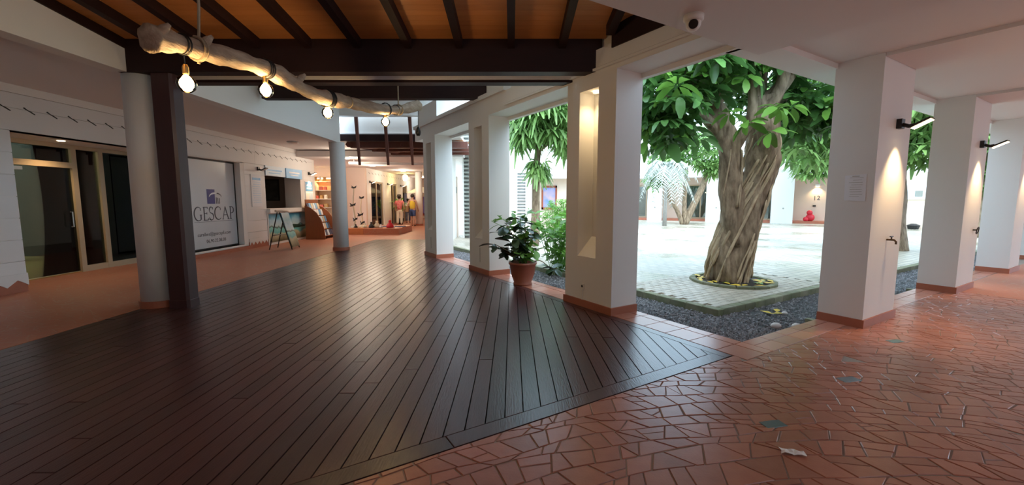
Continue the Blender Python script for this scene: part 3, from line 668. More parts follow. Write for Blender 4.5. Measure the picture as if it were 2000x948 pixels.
def aw(n, lo=.03, hi=.11, p0=0., p1=1.): return [lo + (hi - lo) * math.sin(math.pi * (p0 + (p1 - p0) * i / n)) for i in range(n + 1)]
GL = {
 'G': (.95, [(arc(.5, .5, .46, .5, 52, 305), aw(18)), ([(.80, .08), (.80, .42)], .10), ([(.66, .42), (.93, .42)], .03), ([(.80, .1), (.70, .02)], .05), ([(.785, .90), (.785, .74)], .03)]),
 'E': (.62, [([(.14, 0), (.14, 1)], .10), ([(.02, .985), (.56, .985)], .035), ([(.02, .015), (.60, .015)], .035), ([(.14, .52), (.46, .52)], .035), ([(.56, 1), (.56, .86)], .03), ([(.60, 0), (.60, .15)], .03), ([(.46, .44), (.46, .60)], .03)]),
 'S': (.60, [(arc(.29, .75, .22, .24, 35, 180, 10) + arc(.29, .74, .22, .20, 190, 255, 5) + arc(.30, .26, .25, .26, 70, -60, 10) + arc(.28, .25, .24, .25, -75, -150, 6), [.03 + .07 * abs(math.sin(math.pi * i / 33 * 2.5)) for i in range(34)]), ([(.49, .98), (.49, .80)], .03), ([(.05, .22), (.05, .02)], .03)]),
 'C': (.88, [(arc(.5, .5, .46, .5, 50, 312), aw(18)), ([(.79, .92), (.79, .74)], .03)]),
 'A': (.92, [([(.08, 0), (.46, 1)], .035), ([(.44, 1), (.84, 0)], .10), ([(.2, .34), (.68, .34)], .03), ([(.0, .015), (.2, .015)], .03), ([(.70, .015), (.98, .015)], .03)]),
 'P': (.66, [([(.14, 0), (.14, 1)], .10), ([(.02, .985), (.34, .985)], .03), ([(.02, .015), (.28, .015)], .03), (arc(.32, .73, .26, .25, 90, -90, 12), aw(12)), ([(.14, .48), (.34, .48)], .03)]),
}
y = .55; H_ = .355; kx = .355
for ch in 'GESCAP':
    wd, st = GL[ch]; m = MB()
    for pts_, w in st:
        W = [max(q, .05) * H_ for q in w] if isinstance(w, list) else max(w, .055) * H_
        if isinstance(W, list) and len(W) != len(pts_): W = (W + [W[-1]] * len(pts_))[:len(pts_)]
        ribbon(m, [(y + p[0] * kx * .86, .945 + p[1] * H_) for p in pts_], W, .011)
    m.build('letter_' + ch.lower(), 'ink', t); y += (wd + .06) * kx * .90
m = MB().box(.011, .014, .55, 2.06, .90, .908); m.build('underline', 'ink', t)
MB().box(.011, .014, 1.06, 1.36, 1.385, 1.775).build('logo_square', 'blueink', t)
m = MB(); ribbon(m, arc(1.37, 1.55, .24, .125, 170, 8, 14), [.012 + .035 * math.sin(math.pi * i / 14) for i in range(15)], .0145); m.build('logo_roof', 'paper', t)
m = MB(); ribbon(m, arc(1.43, 1.555, .19, .115, 90, 8, 8), [.03, .03, .03, .028, .026, .022, .018, .014, .01], .0148); m.build('logo_roof_edge', 'ink', t)
for i in range(3): MB().box(.011, .014, 1.40 + i * .06, 1.425 + i * .06, 1.385, 1.56 - .01 * i).build('logo_pillar', 'ink', t)
def text(body, parent, loc, size, rot, m, width=None):
    c = bpy.data.curves.new('lettering', 'FONT'); c.body = body; c.size = size; c.extrude = .0008; c.align_x = 'CENTER'; c.materials.append(M[m])
    o = bpy.data.objects.new('lettering', c); col.objects.link(o); me = bpy.data.meshes.new_from_object(o); bpy.data.objects.remove(o); bpy.data.curves.remove(c)
    o = bpy.data.objects.new('lettering', me); col.objects.link(o); o.parent = parent; o.location = loc; o.rotation_euler = rot
    if width: o.scale.x = width
    return o
FX = (R(90), 0, R(90))                                 # lettering that faces +x
text('caraibes@gescapfi.com', t, (.012, 1.27, .525), .135, FX, 'ink', 1.02)
text('06.90.22.08.08', t, (.012, 1.31, .335), .13, FX, 'ink')
for k, (zz, yy) in enumerate(((.43, .8),)): pass

# ------------------------------------------------------------------ ticket counter
t = thing('ticket_counter', 'white ticket counter window with a printed bay mural and blue signs', 'counter', (WX, 13.66, 0))
W = 2.54
MB().box(-.3, .12, 0, W, 1.06, 1.2).build('worktop', 'white', t)
MB().box(-.2, .02, 0, W, 0, 1.06).build('apron', 'white', t)
MB().box(.02, .03, .05, W - .08, .08, 1.02).build('mural_panel', 'mural', t)
MB().plate([(1.35, .56), (1.55, .62), (1.8, .60), (2.2, .55), (2.42, .54), (2.42, .50), (1.9, .47), (1.45, .48)], 'x', .03, .033).build('island_print', mat('island_print', (.015, .05, .03), .4), t)
m = MB(); m.box(-.6, .0, W - .26, W - .0, 1.2, 2.6); m.build('jamb', 'soffit', t)
MB().box(-.32, -.3, 0, .05, 1.2, 2.6).build('frame_post', 'frame', t)
s1 = MB().box(-.05, .03, .02, 1.2, 2.28, 2.6).build('sign_board', 'paleblue', t); s2 = MB().box(-.05, .05, 1.22, W - .2, 2.26, 2.6).build('sign_board', 'sky_blue', t)
for s_, a, b_, mm in ((s1, .12, .98, 'sky_blue'), (s2, 1.42, 2.15, 'paper')):
    MB().box(.05 if s_ is s2 else .03, .053 if s_ is s2 else .033, a, b_, 2.44, 2.49).build('text_line', mm, s_); MB().box(.05 if s_ is s2 else .03, .053 if s_ is s2 else .033, a + .08, b_ - .1, 2.36, 2.39).build('text_line', mm, s_)
o = MB().box(-10.4, -10.2, 13.3, 16.9, 0, 3.3).box(-10.2, -8.22, 13.3, 13.5, 0, 3.3).box(-10.2, -8.22, 16.75, 16.92, 0, 3.3).build('wall_kiosk', mat('taupe_wall', (.30, .25, .22), .8)); struct(o, 'taupe walls inside the ticket kiosk', 'wall')
t2 = thing('kiosk_poster', 'dark framed picture hanging inside the ticket kiosk', 'picture', (-9.7, 16.72, 1.45))
MB().box(-.45, .45, 0, .03, 0, .85).build('frame', 'black', t2); MB().box(-.4, .4, -.004, 0, .05, .8).build('print', mat('dark_print', (.02, .02, .022), .4, noise=.8, nscale=4, c2=(.10, .12, .11)), t2)
# boards on the wall either side
t = thing('price_board', 'tall white board of pale blue price lines beside the ticket counter', 'board', (WX, 13.16, 0))
MB().box(0, .02, -.26, .26, 1.28, 2.28).build('panel', 'paper', t)
for i in range(11): MB().box(.02, .022, -.2 + .02 * (i % 3), .22 - .03 * (i % 2), 2.10 - i * .07, 2.125 - i * .07 + (.05 if i == 0 else 0)).build('text_line', 'paleblue' if i else 'sky_blue', t)
t = thing('timetable_board', 'narrow timetable board with a blue heading right of the ticket counter', 'board', (WX, 16.56, 0))
MB().box(0, .02, -.3, .3, .75, 2.2).build('panel', 'paper', t); h = MB().box(.02, .025, -.28, .28, 1.83, 2.18).build('heading', 'sky_blue', t)
MB().box(.025, .027, -.2, .2, 2.02, 2.08).build('text_line', 'paper', h); MB().box(.025, .027, -.2, .2, 1.9, 1.96).build('text_line', 'paper', h)
for i in range(2):
    for j in range(3): MB().box(.02, .024, -.27 + i * .28, -.02 + i * .28, .82 + j * .33, 1.11 + j * .33).build('card', 'paleblue' if (i + j) % 3 == 0 else 'plast', t)
wall_lamp('wall_lamp', 'small unlit black wall lamp above the price board', 'lamps on the left shop wall', (WX + .004, 13.3, 2.46), R(90), 0, False)
wall_lamp('wall_lamp', 'small lit wall lamp above the timetable board', 'lamps on the left shop wall', (WX + .004, 16.6, 2.52), R(90), 40)

# A-board
t = thing('sandwich_board', 'folding black sandwich board with a colourful beach poster by the counter', 'sign', (-7.0, 12.75, 0), R(8))
def leg(x0, y0, x1, y1, z1): return MB().tube([(x0, y0, 0), (x1, y1, z1)], .016, 6)
for yy in (-.3, .3):
    leg(-.30, yy, -.03, yy * .96, 1.12).build('leg', 'black', t); leg(.34, yy, .03, yy * .96, 1.12).build('leg', 'black', t)
MB().tube([(-.2, -.29, .42), (-.2, .29, .42)], .012, 6).build('cross_bar', 'black', t)
MB().tube([(-.2, -.29, .45), (.2, -.29, .45)], .008, 6).build('stay', 'steel', t)
p = MB().add([(.335, -.29, .06), (.335, .29, .06), (.05, .29, 1.10), (.05, -.29, 1.10), (.355, -.29, .065), (.355, .29, .065), (.07, .29, 1.105), (.07, -.29, 1.105)], [(0, 1, 2, 3), (7, 6, 5, 4), (0, 4, 5, 1), (1, 5, 6, 2), (2, 6, 7, 3), (3, 7, 4, 0)]).build('poster', 'poster', t)
MB().tube([(-.06, -.32, 1.16), (-.01, .0, 1.15), (.05, .3, 1.12)], .035, 8).build('top_roll', 'pink', t)

# brochure rack
t = thing('brochure_rack', 'brown curved brochure rack full of leaflets beside the counter', 'brochure rack', (-7.77, 15.7, 0))
prof = [(0, 0), (.72, 0), (.72, .12), (.69, .42), (.60, .74), (.44, 1.0), (.2, 1.2), (0, 1.27)]
for yy in (0, 1.06): MB().plate(prof, 'y', yy, yy + .035).build('side_panel', 'rackw', t)
MB().box(0, .02, .035, 1.06, .05, 1.5).build('back_panel', 'rackw', t)
SH = ((.60, .1), (.49, .36), (.36, .62), (.22, .88), (.09, 1.12)); rl = random.Random(5)
for x, z in SH: MB().box(x - .12, x + .05, .035, 1.06, z, z + .02).build('shelf', 'rackw', t)
cols = {'paper': 'white', 'sky_blue': 'bright blue', 'paleblue': 'pale blue', 'goods2': 'cream', 'navy': 'dark blue'}; rowsn = ('lowest', 'second lowest', 'middle', 'second highest', 'top'); ordn = ('first', 'second', 'third', 'fourth', 'fifth', 'sixth')
for i, (x, z) in enumerate(SH):
    for j in range(6):
        y0 = 15.7 + .06 + j * .165; cm = rl.choice(['paper', 'sky_blue', 'paleblue', 'goods2', 'paper', 'navy'])
        o = MB().add([(0, 0, 0), (.01, 0, 0), (.01, .14, 0), (0, .14, 0), (-.06, 0, .22), (-.05, 0, .22), (-.05, .14, .22), (-.06, .14, .22)], [(3, 2, 1, 0), (4, 5, 6, 7), (0, 1, 5, 4), (1, 2, 6, 5), (2, 3, 7, 6), (3, 0, 4, 7)]).build('leaflet', cm, None, loc=(-7.77 + x, y0, z + .02))
        tag(o, f'{cols[cm]} leaflet on the {rowsn[i]} brochure shelf, {ordn[j]} from the nearer side panel', 'leaflet', 'leaflets in the brochure rack')

# ------------------------------------------------------------------ far passage: shops, display, people
o = MB().box(-12, -8.0, 16.92, 17.1, 0, 3.3).build('wall_return', 'white'); struct(o, 'white return wall past the timetable board', 'wall')
o = MB().box(-9.0 + .25, -7.3, 21.0, 21.2, 0, 3.1).build('wall_pink', 'pink'); struct(o, 'plain pinkish wall behind the ornamental poles', 'wall')
t = thing('shelf_display', 'warmly lit shop shelves of red and amber goods behind the column', 'shelf', (-9.6, 20.6, 0))
MB().box(-.95, .95, .3, .4, 0, 2.6).build('back_panel', 'warm', t)
for i in range(6): MB().box(-.95, .95, -.1, .3, .25 + i * .42, .28 + i * .42).build('shelf', 'goods2', t)
for x in (-.95, .0, .92): MB().box(x - .02, x + .02, -.12, .3, 0, 2.6).build('upright', 'frame', t)
MB().box(-.9, .9, -.05, .0, 2.5, 2.55).build('strip_light', 'warmled', t)
light('strip_lamp', 'AREA', (0, -.25, 2.5), 18, (1, .68, .34), t, size=1.2, rot=(R(-30), 0, 0))
cn = {'goods1': 'red', 'goods2': 'cream', 'goods3': 'amber'}; rn_ = ('lowest', 'second', 'third', 'fourth', 'fifth', 'top')
for i in range(6):
    for j in range(5):
        w, h = rl.uniform(.05, .085), rl.uniform(.12, .3); cm = rl.choice(['goods1', 'goods1', 'goods2', 'goods3'])
        o = MB().bbox(-w, w, -.06, .06, 0, h, .02).build('souvenir_box', cm, None, loc=(-9.6 - .42 + j * .21 + (.06 if j > 1 else -.03), 20.6, .28 + i * .42))
        tag(o, f'{cn[cm]} souvenir box on the {rn_[i]} lit shelf up, {ordn[j]} from the left', 'box', 'souvenirs on the lit shelves')
o = MB().box(-10.6, -8.7, 20.95, 21.15, 0, 3.1).build('wall_shop_back', 'pink'); struct(o, 'pinkish wall behind the lit shelves', 'wall')
t = thing('wall_far_left', 'distant cream shop wall with windows and doors beyond the display', 'wall', (-7.3, 21.2, 0), kind='structure')
m = MB().box(-.2, 0, 0, 13, 2.45, 3.1)
for a, b_ in ((0, .6), (2.75, 4.2), (5.6, 6.9), (8.1, 13)): m.box(-.2, 0, a, b_, 0, 2.45)
m.build('plaster', 'white', t)
for i in range(18): put('vent_slot', slot, t, loc=(.002, .4 + i * .5, 2.85))
for a, b_ in ((.6, 2.75), (4.2, 5.6), (6.9, 8.1)):
    MB().box(-.14, -.06, a, a + .07, 0, 2.45).box(-.14, -.06, b_ - .07, b_, 0, 2.45).box(-.14, -.06, a, b_, 2.38, 2.45).box(-.14, -.06, (a + b_) / 2 - .03, (a + b_) / 2 + .03, 0, 2.4).build('window_frame', 'frame', t)
    MB().box(-.105, -.095, a + .07, b_ - .07, .02, 2.38).build('pane', 'clear', t)
    MB().box(-.6, -.5, a - .1, b_ + .1, 0, 2.5).build('interior', mat('lit_interior', (.52, .48, .30), .8, noise=.4, nscale=1.5), t)
t = thing('wall_painting', 'blue seascape painting shown in the distant shop window', 'painting', (-7.75, 22.35, 1.05))
MB().box(0, .04, -.5, .5, 0, .75).build('frame', 'greyc', t); MB().box(.04, .045, -.45, .45, .05, .7).build('canvas', 'painting', t)
wall_lamp('wall_lamp', 'distant black wall lamp near the seascape painting', 'lamps of the far passage', (-7.297, 21.6, 2.4), R(90), 3)
wall_lamp('wall_lamp', 'distant lit wall lamp beside the dark doorway', 'lamps of the far passage', (-7.297, 24.7, 2.4), R(90), 8)
wall_lamp('wall_lamp', 'farthest wall lamp over the dark shop sign', 'lamps of the far passage', (-7.297, 27.6, 2.4), R(90), 3)
t = thing('hanging_sign', 'dark upright shop sign on the distant wall behind the walkers', 'sign', (-7.30, 28.6, 1.05))
MB().box(0, .05, -.35, .35, 0, .9).build('panel', 'black', t); MB().box(.05, .055, -.3, .3, .05, .85).build('face', 'navy', t)
o = MB().box(-12, -1.5, 34, 34.2, 0, 3.2).build('wall_end', 'pink'); struct(o, 'far end wall of the shop passage', 'wall')
t = thing('passage_lantern', 'bright yellow lantern under the far passage ceiling', 'lantern', (-6.45, 25.5, 2.62))
MB().lathe([(.09, 0), (.15, .12), (.15, .3), (.06, .38)], (0, 0, 0), 16).build('shade', mat('lantern_glow', (1, .85, .45), .5, emit=(1, .72, .25), es=9), t, True); MB().tube([(0, 0, .38), (0, 0, .46)], .012, 6).build('rod', 'black', t)
light('lantern_light', 'POINT', (0, 0, .1), 60, (1, .75, .38), t, shadow_soft_size=.15)
# clothes rack and parasol near the far column
t = thing('clothes_rack', 'rack of dark and purple clothes at the end of the passage', 'clothes rack', (-5.9, 27.0, 0))
MB().tube([(-.5, 0, 0), (-.5, 0, 1.75), (.5, 0, 1.75), (.5, 0, 0)], .02, 6).build('rail_frame', 'steel', t)
for i in range(7):
    x = -.42 + i * .14; MB().add([(x - .05, -.2, 1.68), (x + .05, -.2, 1.68), (x + .05, .2, 1.68), (x - .05, .2, 1.68), (x - .07, -.27, .45 + .1 * (i % 3)), (x + .07, -.27, .45 + .1 * (i % 3)), (x + .07, .27, .45), (x - .07, .27, .45)], [(0, 1, 2, 3), (7, 6, 5, 4), (0, 4, 5, 1), (1, 5, 6, 2), (2, 6, 7, 3), (3, 7, 4, 0)]).build('garment', ['navy', 'purple', 'blue', 'navy', 'goods1', 'purple', 'purple'][i], t)
t = thing('shade_canopy', 'white scalloped canopy above the clothes rack', 'canopy', (-5.75, 26.6, 1.9))
MB().lathe([(.9, 0), (.85, .08), (.4, .28), (.03, .42)], (0, 0, 0), 10).build('cloth', 'paper', t); MB().tube([(0, 0, -1.9), (0, 0, .42)], .02, 6).build('pole', 'steel', t)
# raised tiled plinth with ornaments
t = thing('display_plinth', 'low terracotta tiled display plinth beyond the deck', 'plinth', (-7.1, 17.85, 0))
MB().bbox(0, .72, 0, 2.4, 0, .27, .01).build('end_block', 'orange', t); MB().bbox(.723, 2.25, .02, 2.4, 0, .27, .01).build('body', 'tilefar', t)
def bird(m, c, s_, a):
    c = Vector(c); d_ = Vector((math.cos(a), .2, math.sin(a)))
    m.tube([c - d_ * s_, c - d_ * s_ * .3, c + d_ * s_ * .5, c + d_ * s_], [s_ * .12, s_ * .36, s_ * .28, s_ * .05], 6)
    for q in (-1, 1): m.add([c + Vector((0, 0, .02)), c + Vector((q * s_ * 1.1, .03, s_ * .9)), c + Vector((q * s_ * .8, .03, -s_ * .2)), c + Vector((0, .02, .02))], [(0, 1, 2)]).add([c + Vector((0, .02, .02)), c + Vector((q * s_ * 1.1, .05, s_ * .9)), c + Vector((q * s_ * .8, .05, -s_ * .2))], [(2, 1, 0)])
for k, (x, h, bs, lb) in enumerate(((-6.98, 1.8, (1.75, .98, .35), 'tall pale ornamental pole with dark metal birds on the plinth'), (-6.66, 1.35, (1.3, .55, .2), 'shorter pale ornamental pole with dark metal birds on the plinth'))):
    t = thing('ornamental_pole', lb, 'ornament', (x, 18.5, .27), 0, 'ornamental poles on the plinth')
    MB().tube([(.03 * math.sin(i), 0, h * i / 8) for i in range(9)], [.05 - .003 * i for i in range(9)], 7).build('pole', 'goods2', t, True); MB().lathe([(.14, 0), (.14, .05), (.05, .09)], (0, 0, 0), 12).build('base', 'goods2', t)
    for i, z in enumerate(bs):
        m = MB(); bird(m, (.04 * (-1) ** i, -.04, z), .10 + .02 * (i == 1), .4 * i); m.build('bird', 'black', t)
items = [(-6.85, 18.3, 'black', .16), (-6.45, 18.3, 'goods2', .2), (-6.15, 18.25, 'black', .26), (-5.95, 18.4, 'goods2', .3), (-5.75, 18.3, 'paper', .16), (-5.35, 18.3, 'redp', .34), (-5.2, 18.35, 'paper', .12)]
labs = ['dark stone figure at the foot of the tall ornamental pole', 'cream carving between the ornamental poles and the dark animal', 'dark wooden animal carving on the plinth', 'tan carved box on the plinth behind the dark animal', 'white shell heap ornament on the plinth', 'red figurine standing on the plinth', 'white flat dish beside the red figurine']
for (x, y, mm, h), lb in zip(items, labs):
    t = thing('carved_ornament', lb, 'ornament', (x, y, .27), rl.uniform(0, 3), 'ornaments on the plinth')
    MB().lathe([(h * .45, 0), (h * .5, h * .25), (h * .25, h * .6), (h * .12, h * .7)], (0, 0, 0), 10).build('body', mm, t, True); MB().ball((0, 0, h * .82), h * .2, 10, 6).build('head', mm, t, True)
t = thing('sea_mat', 'dark blue flat mat laid over the plinth edge', 'mat', (-5.35, 18.8, .27)); MB().bbox(-.6, .5, -.2, .3, 0, .03, .01).build('cloth', 'navy', t)
t = thing('potted_palm', 'leafy potted palm beside the dark doorway in the passage', 'plant', (-6.85, 25.6, 0))
MB().lathe([(.16, 0), (.22, .35), (.2, .36)], (0, 0, 0), 14).build('pot', 'black', t); m = MB()
for i in range(26):
    a = i * 2.4; l = rl.uniform(.5, .9); z0 = rl.uniform(.4, 1.2)
    p0 = Vector((0, 0, z0)); p1 = Vector((math.cos(a) * l * .5, math.sin(a) * l * .5, z0 + .45)); p2 = Vector((math.cos(a) * l * .9, math.sin(a) * l * .9, z0 + .3)); sd = Vector((-math.sin(a), math.cos(a), 0)) * .06
    m.add([p0, p1 - sd, p1 + sd, p2], [(0, 1, 2), (1, 3, 2)])
m.build('fronds', 'leafb', t)['kind'] = 'stuff'

def skin_mesh(name, verts, edges, radii, m, parent, root=0, sub=2):
    me = bpy.data.meshes.new(name); me.from_pydata(verts, edges, []); me.materials.append(M[m]); o = put(name, me, parent)
    md = o.modifiers.new('skin', 'SKIN'); md.use_smooth_shade = True
    for i, v_ in enumerate(me.skin_vertices[0].data):
        r = radii[i]; v_.radius = r if isinstance(r, tuple) else (r, r); v_.use_root = (i == root)
    s_ = o.modifiers.new('sub', 'SUBSURF'); s_.levels = sub; s_.render_levels = sub
    return o
def person(label, loc, rz, h, top, bottom, shorts, stride, hat=None, bag=None, sleeveless=False):
    t = thing('person', label, 'person', loc, rz, 'people walking in the far passage'); k = h / 1.75
    V = lambda *p: tuple(c * k for c in p)
    sx = stride
    hip, wa, ch, nk, hd = V(0, 0, .93), V(0, .0, 1.08), V(0, .0, 1.32), V(0, 0, 1.50), V(0, .02, 1.58)
    vs = [hip, wa, ch, nk, hd, V(0, .03, 1.68)]; es = [(0, 1), (1, 2), (2, 3), (3, 4), (4, 5)]; rr = [(.15, .11), (.13, .10), (.165, .11), .055, .085, .08]
    for s_ in (-1, 1):
        n = len(vs); f_ = sx * s_
        vs += [V(.09 * s_, 0, .86), V(.095 * s_, .10 * f_, .49), V(.10 * s_, .04 * f_ - .04 - .14 * max(0, -f_), .09), V(.105 * s_, .14 + .05 * f_ - .10 * max(0, -f_), .04)]
        es += [(0, n), (n, n + 1), (n + 1, n + 2), (n + 2, n + 3)]; rr += [.085, .062, .045, .035]
        n = len(vs)
        el = V(.25 * s_, -.05 - .08 * f_, 1.15); wr = V(.25 * s_, .06 - .16 * f_, .93); pm = V(.25 * s_, .09 - .18 * f_, .86)
        vs += [V(.175 * s_, 0, 1.42), el, wr, pm]; es += [(2, n), (n, n + 1), (n + 1, n + 2), (n + 2, n + 3)]; rr += [.052, .042, .030, .034]
        for q in range(5):
            e0 = len(vs); oy = -.03 + q * .016; ln = (.05, .085, .095, .088, .07)[q]
            vs += [(pm[0] + (.006 if q else -.015 * s_) * k, pm[1] + oy * k, pm[2] - ln * .5 * k), (pm[0] - .012 * s_ * k, pm[1] + (oy + .01) * k, pm[2] - ln * k)]
            es += [(n + 3, e0), (e0, e0 + 1)]; rr += [.010, .008]
    rr = [tuple(c * k for c in r) if isinstance(r, tuple) else r * k for r in rr]
    skin_mesh('body', vs, es, rr, 'skin', t)
    # shirt
    sv = [V(0, 0, .90), wa, ch, V(0, 0, 1.45)]; se = [(0, 1), (1, 2), (2, 3)]; sr = [(.175, .135), (.165, .13), (.19, .135), .085]
    if not sleeveless:
        for s_ in (-1, 1): n = len(sv); sv += [V(.18 * s_, 0, 1.42), V(.235 * s_, -.03, 1.24)]; se += [(2, n), (n, n + 1)]; sr += [.075, .068]
    skin_mesh('shirt', sv, se, [tuple(c * k for c in r) if isinstance(r, tuple) else r * k for r in sr], top, t)
    pv = [V(0, 0, .97), V(0, 0, .90)]; pe = [(0, 1)]; pr = [(.16, .125), (.165, .13)]
    for s_ in (-1, 1):
        n = len(pv); f_ = sx * s_
        pv += [V(.09 * s_, 0, .82), V(.097 * s_, .10 * f_, .52)]; pe += [(1, n), (n, n + 1)]; pr += [.105, .095 if shorts else .085]
        if not shorts: pv += [V(.10 * s_, .04 * f_ - .04 - .12 * max(0, -f_), .13)]; pe += [(n + 1, n + 2)]; pr += [.075]
    skin_mesh('shorts' if shorts else 'trousers', pv, pe, [tuple(c * k for c in r) if isinstance(r, tuple) else r * k for r in pr], bottom, t)
    MB().ball(V(0, .0, 1.665), .103 * k, 14, 8, (1, 1, 1.08)).build('hair', 'hair', t, True)
    f = MB().ball(V(0, .125, 1.63), .018 * k, 8, 6).build('nose', 'skin', t, True)
    for s_ in (-1, 1): MB().ball(V(.10 * s_, .02, 1.63), .022 * k, 8, 6).build('ear', 'skin', t, True)
    if hat: MB().lathe([(.20 * k, 0), (.12 * k, .02), (.11 * k, .11), (.03 * k, .13)], V(0, 0, 1.70), 18).build('hat', hat, t, True)
    for s_ in (-1, 1): MB().ball(V(.105 * s_, .08 + .05 * sx * s_ - .10 * max(0, -sx * s_), .035), .055 * k, 10, 6, (1, 1, .65)).build('shoe', 'black', t, True)
    if bag:
        b_ = thing('shoulder_bag', 'brown shoulder bag carried by the walker in yellow', 'bag', loc, rz)
        MB().bbox(-.34 * k, -.18 * k, -.17 * k, .14 * k, .78 * k, 1.12 * k, .03).build('body', bag, b_); MB().tube([V(-.26, -.1, 1.1), V(-.2, -.05, 1.44), V(-.16, 0, 1.50), V(-.22, .06, 1.3), V(-.26, .08, 1.1)], .015, 6).build('strap', bag, b_)
    return t
person('person in a red patterned blouse, cream trousers and a dark hat walking away', (-6.42, 23.9, 0), .1, 1.72, 'red', 'cream', False, .5, 'hair')
person('person in a yellow tank top and blue shorts walking away with a bag', (-5.62, 23.7, 0), -.15, 1.80, 'yellow', 'blue', True, -.6, None, 'bag', True)
person('person in a white top and dark trousers walking far ahead', (-6.75, 27.2, 0), .1, 1.55, 'paper', 'navy', False, .4)

# ------------------------------------------------------------------ driftwood lamp
dr = [(-2.289, 2.73, 2.503), (-2.265, 2.88, 2.545), (-2.224, 3.15, 2.569), (-2.183, 3.43, 2.606), (-2.132, 3.76, 2.627), (-2.09, 4.01, 2.61), (-2.047, 4.31, 2.579), (-1.992, 4.65, 2.584), (-1.928, 5.06, 2.64), (-1.849, 5.54, 2.69), (-1.752, 6.12, 2.771), (-1.663, 6.64, 2.894), (-1.548, 7.25, 3.09)]
t = thing('driftwood_lamp', 'long bleached driftwood branch hung on ropes with four glowing bulbs', 'lamp', (0, 0, 0))
sp = smooth_path(dr, 5); n = len(sp); rw = random.Random(2); ph = [rw.uniform(0, 6) for _ in range(6)]
rad = [.069 * (1.0 + .13 * math.sin(i * .55 + 1) + .08 * math.sin(i * 1.7)) * (.5 if i == 0 else (1.02 if i < 5 else 1)) * (.5 if i == n - 1 else 1) for i in range(n)]
MB().tube(sp, rad, 16, lambda i, th: 1 + .09 * math.sin(2 * th + i * .35) + .06 * math.sin(5 * th - i * .2) + .03 * math.sin(9 * th + i)).build('branch', 'drift', t, True)
for k in (2, 9, 27): MB().tube([sp[k], sp[k] + Vector((.06, .02, .07)), sp[k] + Vector((.09, .03, .10))], [.04, .03, .012], 7).build('knot', 'drift', t, True)
def wrap(i0, turns, m='black', rr=.006, sp_=.022):
    p = sp[i0]; d_ = (sp[i0 + 1] - sp[i0 - 1]).normalized(); u = Vector((0, 0, 1)); u = (u - d_ * u.dot(d_)).normalized(); w = d_.cross(u); r = rad[i0] * 1.16
    return MB().tube([p + d_ * (sp_ * (a / 16 - turns / 2)) + u * (r * math.cos(2 * math.pi * a / 16)) + w * (r * math.sin(2 * math.pi * a / 16)) for a in range(16 * turns + 1)], rr, 5).build('cord_wrap', m, t)
def near_i(y): return min(range(1, n - 1), key=lambda i: abs(sp[i].y - y))
for k, (bx, by, bz, turns) in enumerate(((-2.26, 3.0, 2.30, 2), (-2.141, 3.75, 2.445, 3), (-1.998, 4.65, 2.435, 4), (-1.776, 6.01, 2.585, 2))):
    i = near_i(by); wrap(i, turns); tp = sp[i]
    MB().tube([(tp.x, tp.y, tp.z - rad[i] * .8), (bx, by, bz + .13)], .005, 5).build('cord', 'black', t)
    MB().lathe([(.017, 0), (.02, .01), (.02, .05), (.012, .068)], (bx, by, bz + .062), 12).build('lamp_holder', 'brass', t)
    b_ = MB().lathe([(.004, -.0625), (.03, -.055), (.052, -.035), (.0625, -.002), (.055, .03), (.03, .055), (.018, .066)], (bx, by, bz), 18).build('bulb', glass_mat('bulb_glass', (1, .93, .78), .04) if k == 0 else bpy.data.materials['bulb_glass'], t, True)
    MB().ball((bx, by, bz), .026, 10, 8, (1, 1, 1.3)).build('filament', 'fil', b_, True)
    light('bulb_light', 'POINT', (bx, by, bz + .0), 7, (1, .66, .32), t, shadow_soft_size=.06)
i = near_i(3.1); MB().tube([sp[i] + Vector((0, 0, -.1)), sp[i] + Vector((.03, 0, .3)), (sp[i].x, sp[i].y, 3.86)], .010, 6).build('rope', 'rope', t); wrap(i, 2, 'rope', .009, .02)
i = near_i(6.45); MB().tube([sp[i], (sp[i].x, sp[i].y, 4.6)], .010, 6).build('rope', 'rope', t); wrap(i, 1, 'rope', .009, .02)
wrap(near_i(5.1), 1, 'rope', .006); wrap(near_i(6.3), 1, 'black')
MB().tube([sp[-2], (-1.578, 7.19, 2.70)], .006, 5).build('cord', 'black', t); MB().lathe([(.03, 0), (.045, .05), (.03, .12), (.01, .15)], (-1.578, 7.19, 2.57), 12).build('empty_lamp_holder', 'black', t, True)

# ------------------------------------------------------------------ courtyard: gravel, paving, kerb
PU, PV = 1.40, 1.32                                  # paving corner in K frame
o = MB().prism([(DEP, DEP), (24, DEP), (24, PV + .1), (PU + .1, PV + .1), (PU + .1, 26), (DEP, 26)], -.2, -.085).build('gravel_bed', 'gravelbed', None, loc=(*K, 0), rot=(0, 0, A)); struct(o, 'dark bed under the gravel strip', 'ground')
rg = random.Random(9); m = MB()
def stone(u, v, s_):
    z = -.085 + s_ * .25; pts_ = []
    a0 = rg.uniform(0, 6.28); e = rg.uniform(.5, 1.)
    for q in range(4):
        a = a0 + q * 1.5708 + rg.uniform(-.4, .4); pts_.append((u + math.cos(a) * s_ * (1 if q % 2 else e), v + math.sin(a) * s_ * (1 if q % 2 else e), z + rg.uniform(-.4, .4) * s_))
    m.add(pts_ + [(u + rg.uniform(-.3, .3) * s_, v + rg.uniform(-.3, .3) * s_, z + s_ * .75)], [(0, 1, 4), (1, 2, 4), (2, 3, 4), (3, 0, 4)])
for i in range(15000):
    if rg.random() < .5: u, v = DEP + .03 + rg.random() * .92, DEP + .03 + (rg.random() ** 1.5) * 9
    else: u, v = DEP + .03 + (rg.random() ** 1.5) * 12, DEP + .03 + rg.random() * .85
    stone(u, v, rg.uniform(.011, .026))
o = m.build('gravel', 'gravel', None, loc=(*K, 0), rot=(0, 0, A)); tag(o, 'dark grey gravel strip between the tiles and the paving', 'gravel', None, 'stuff')
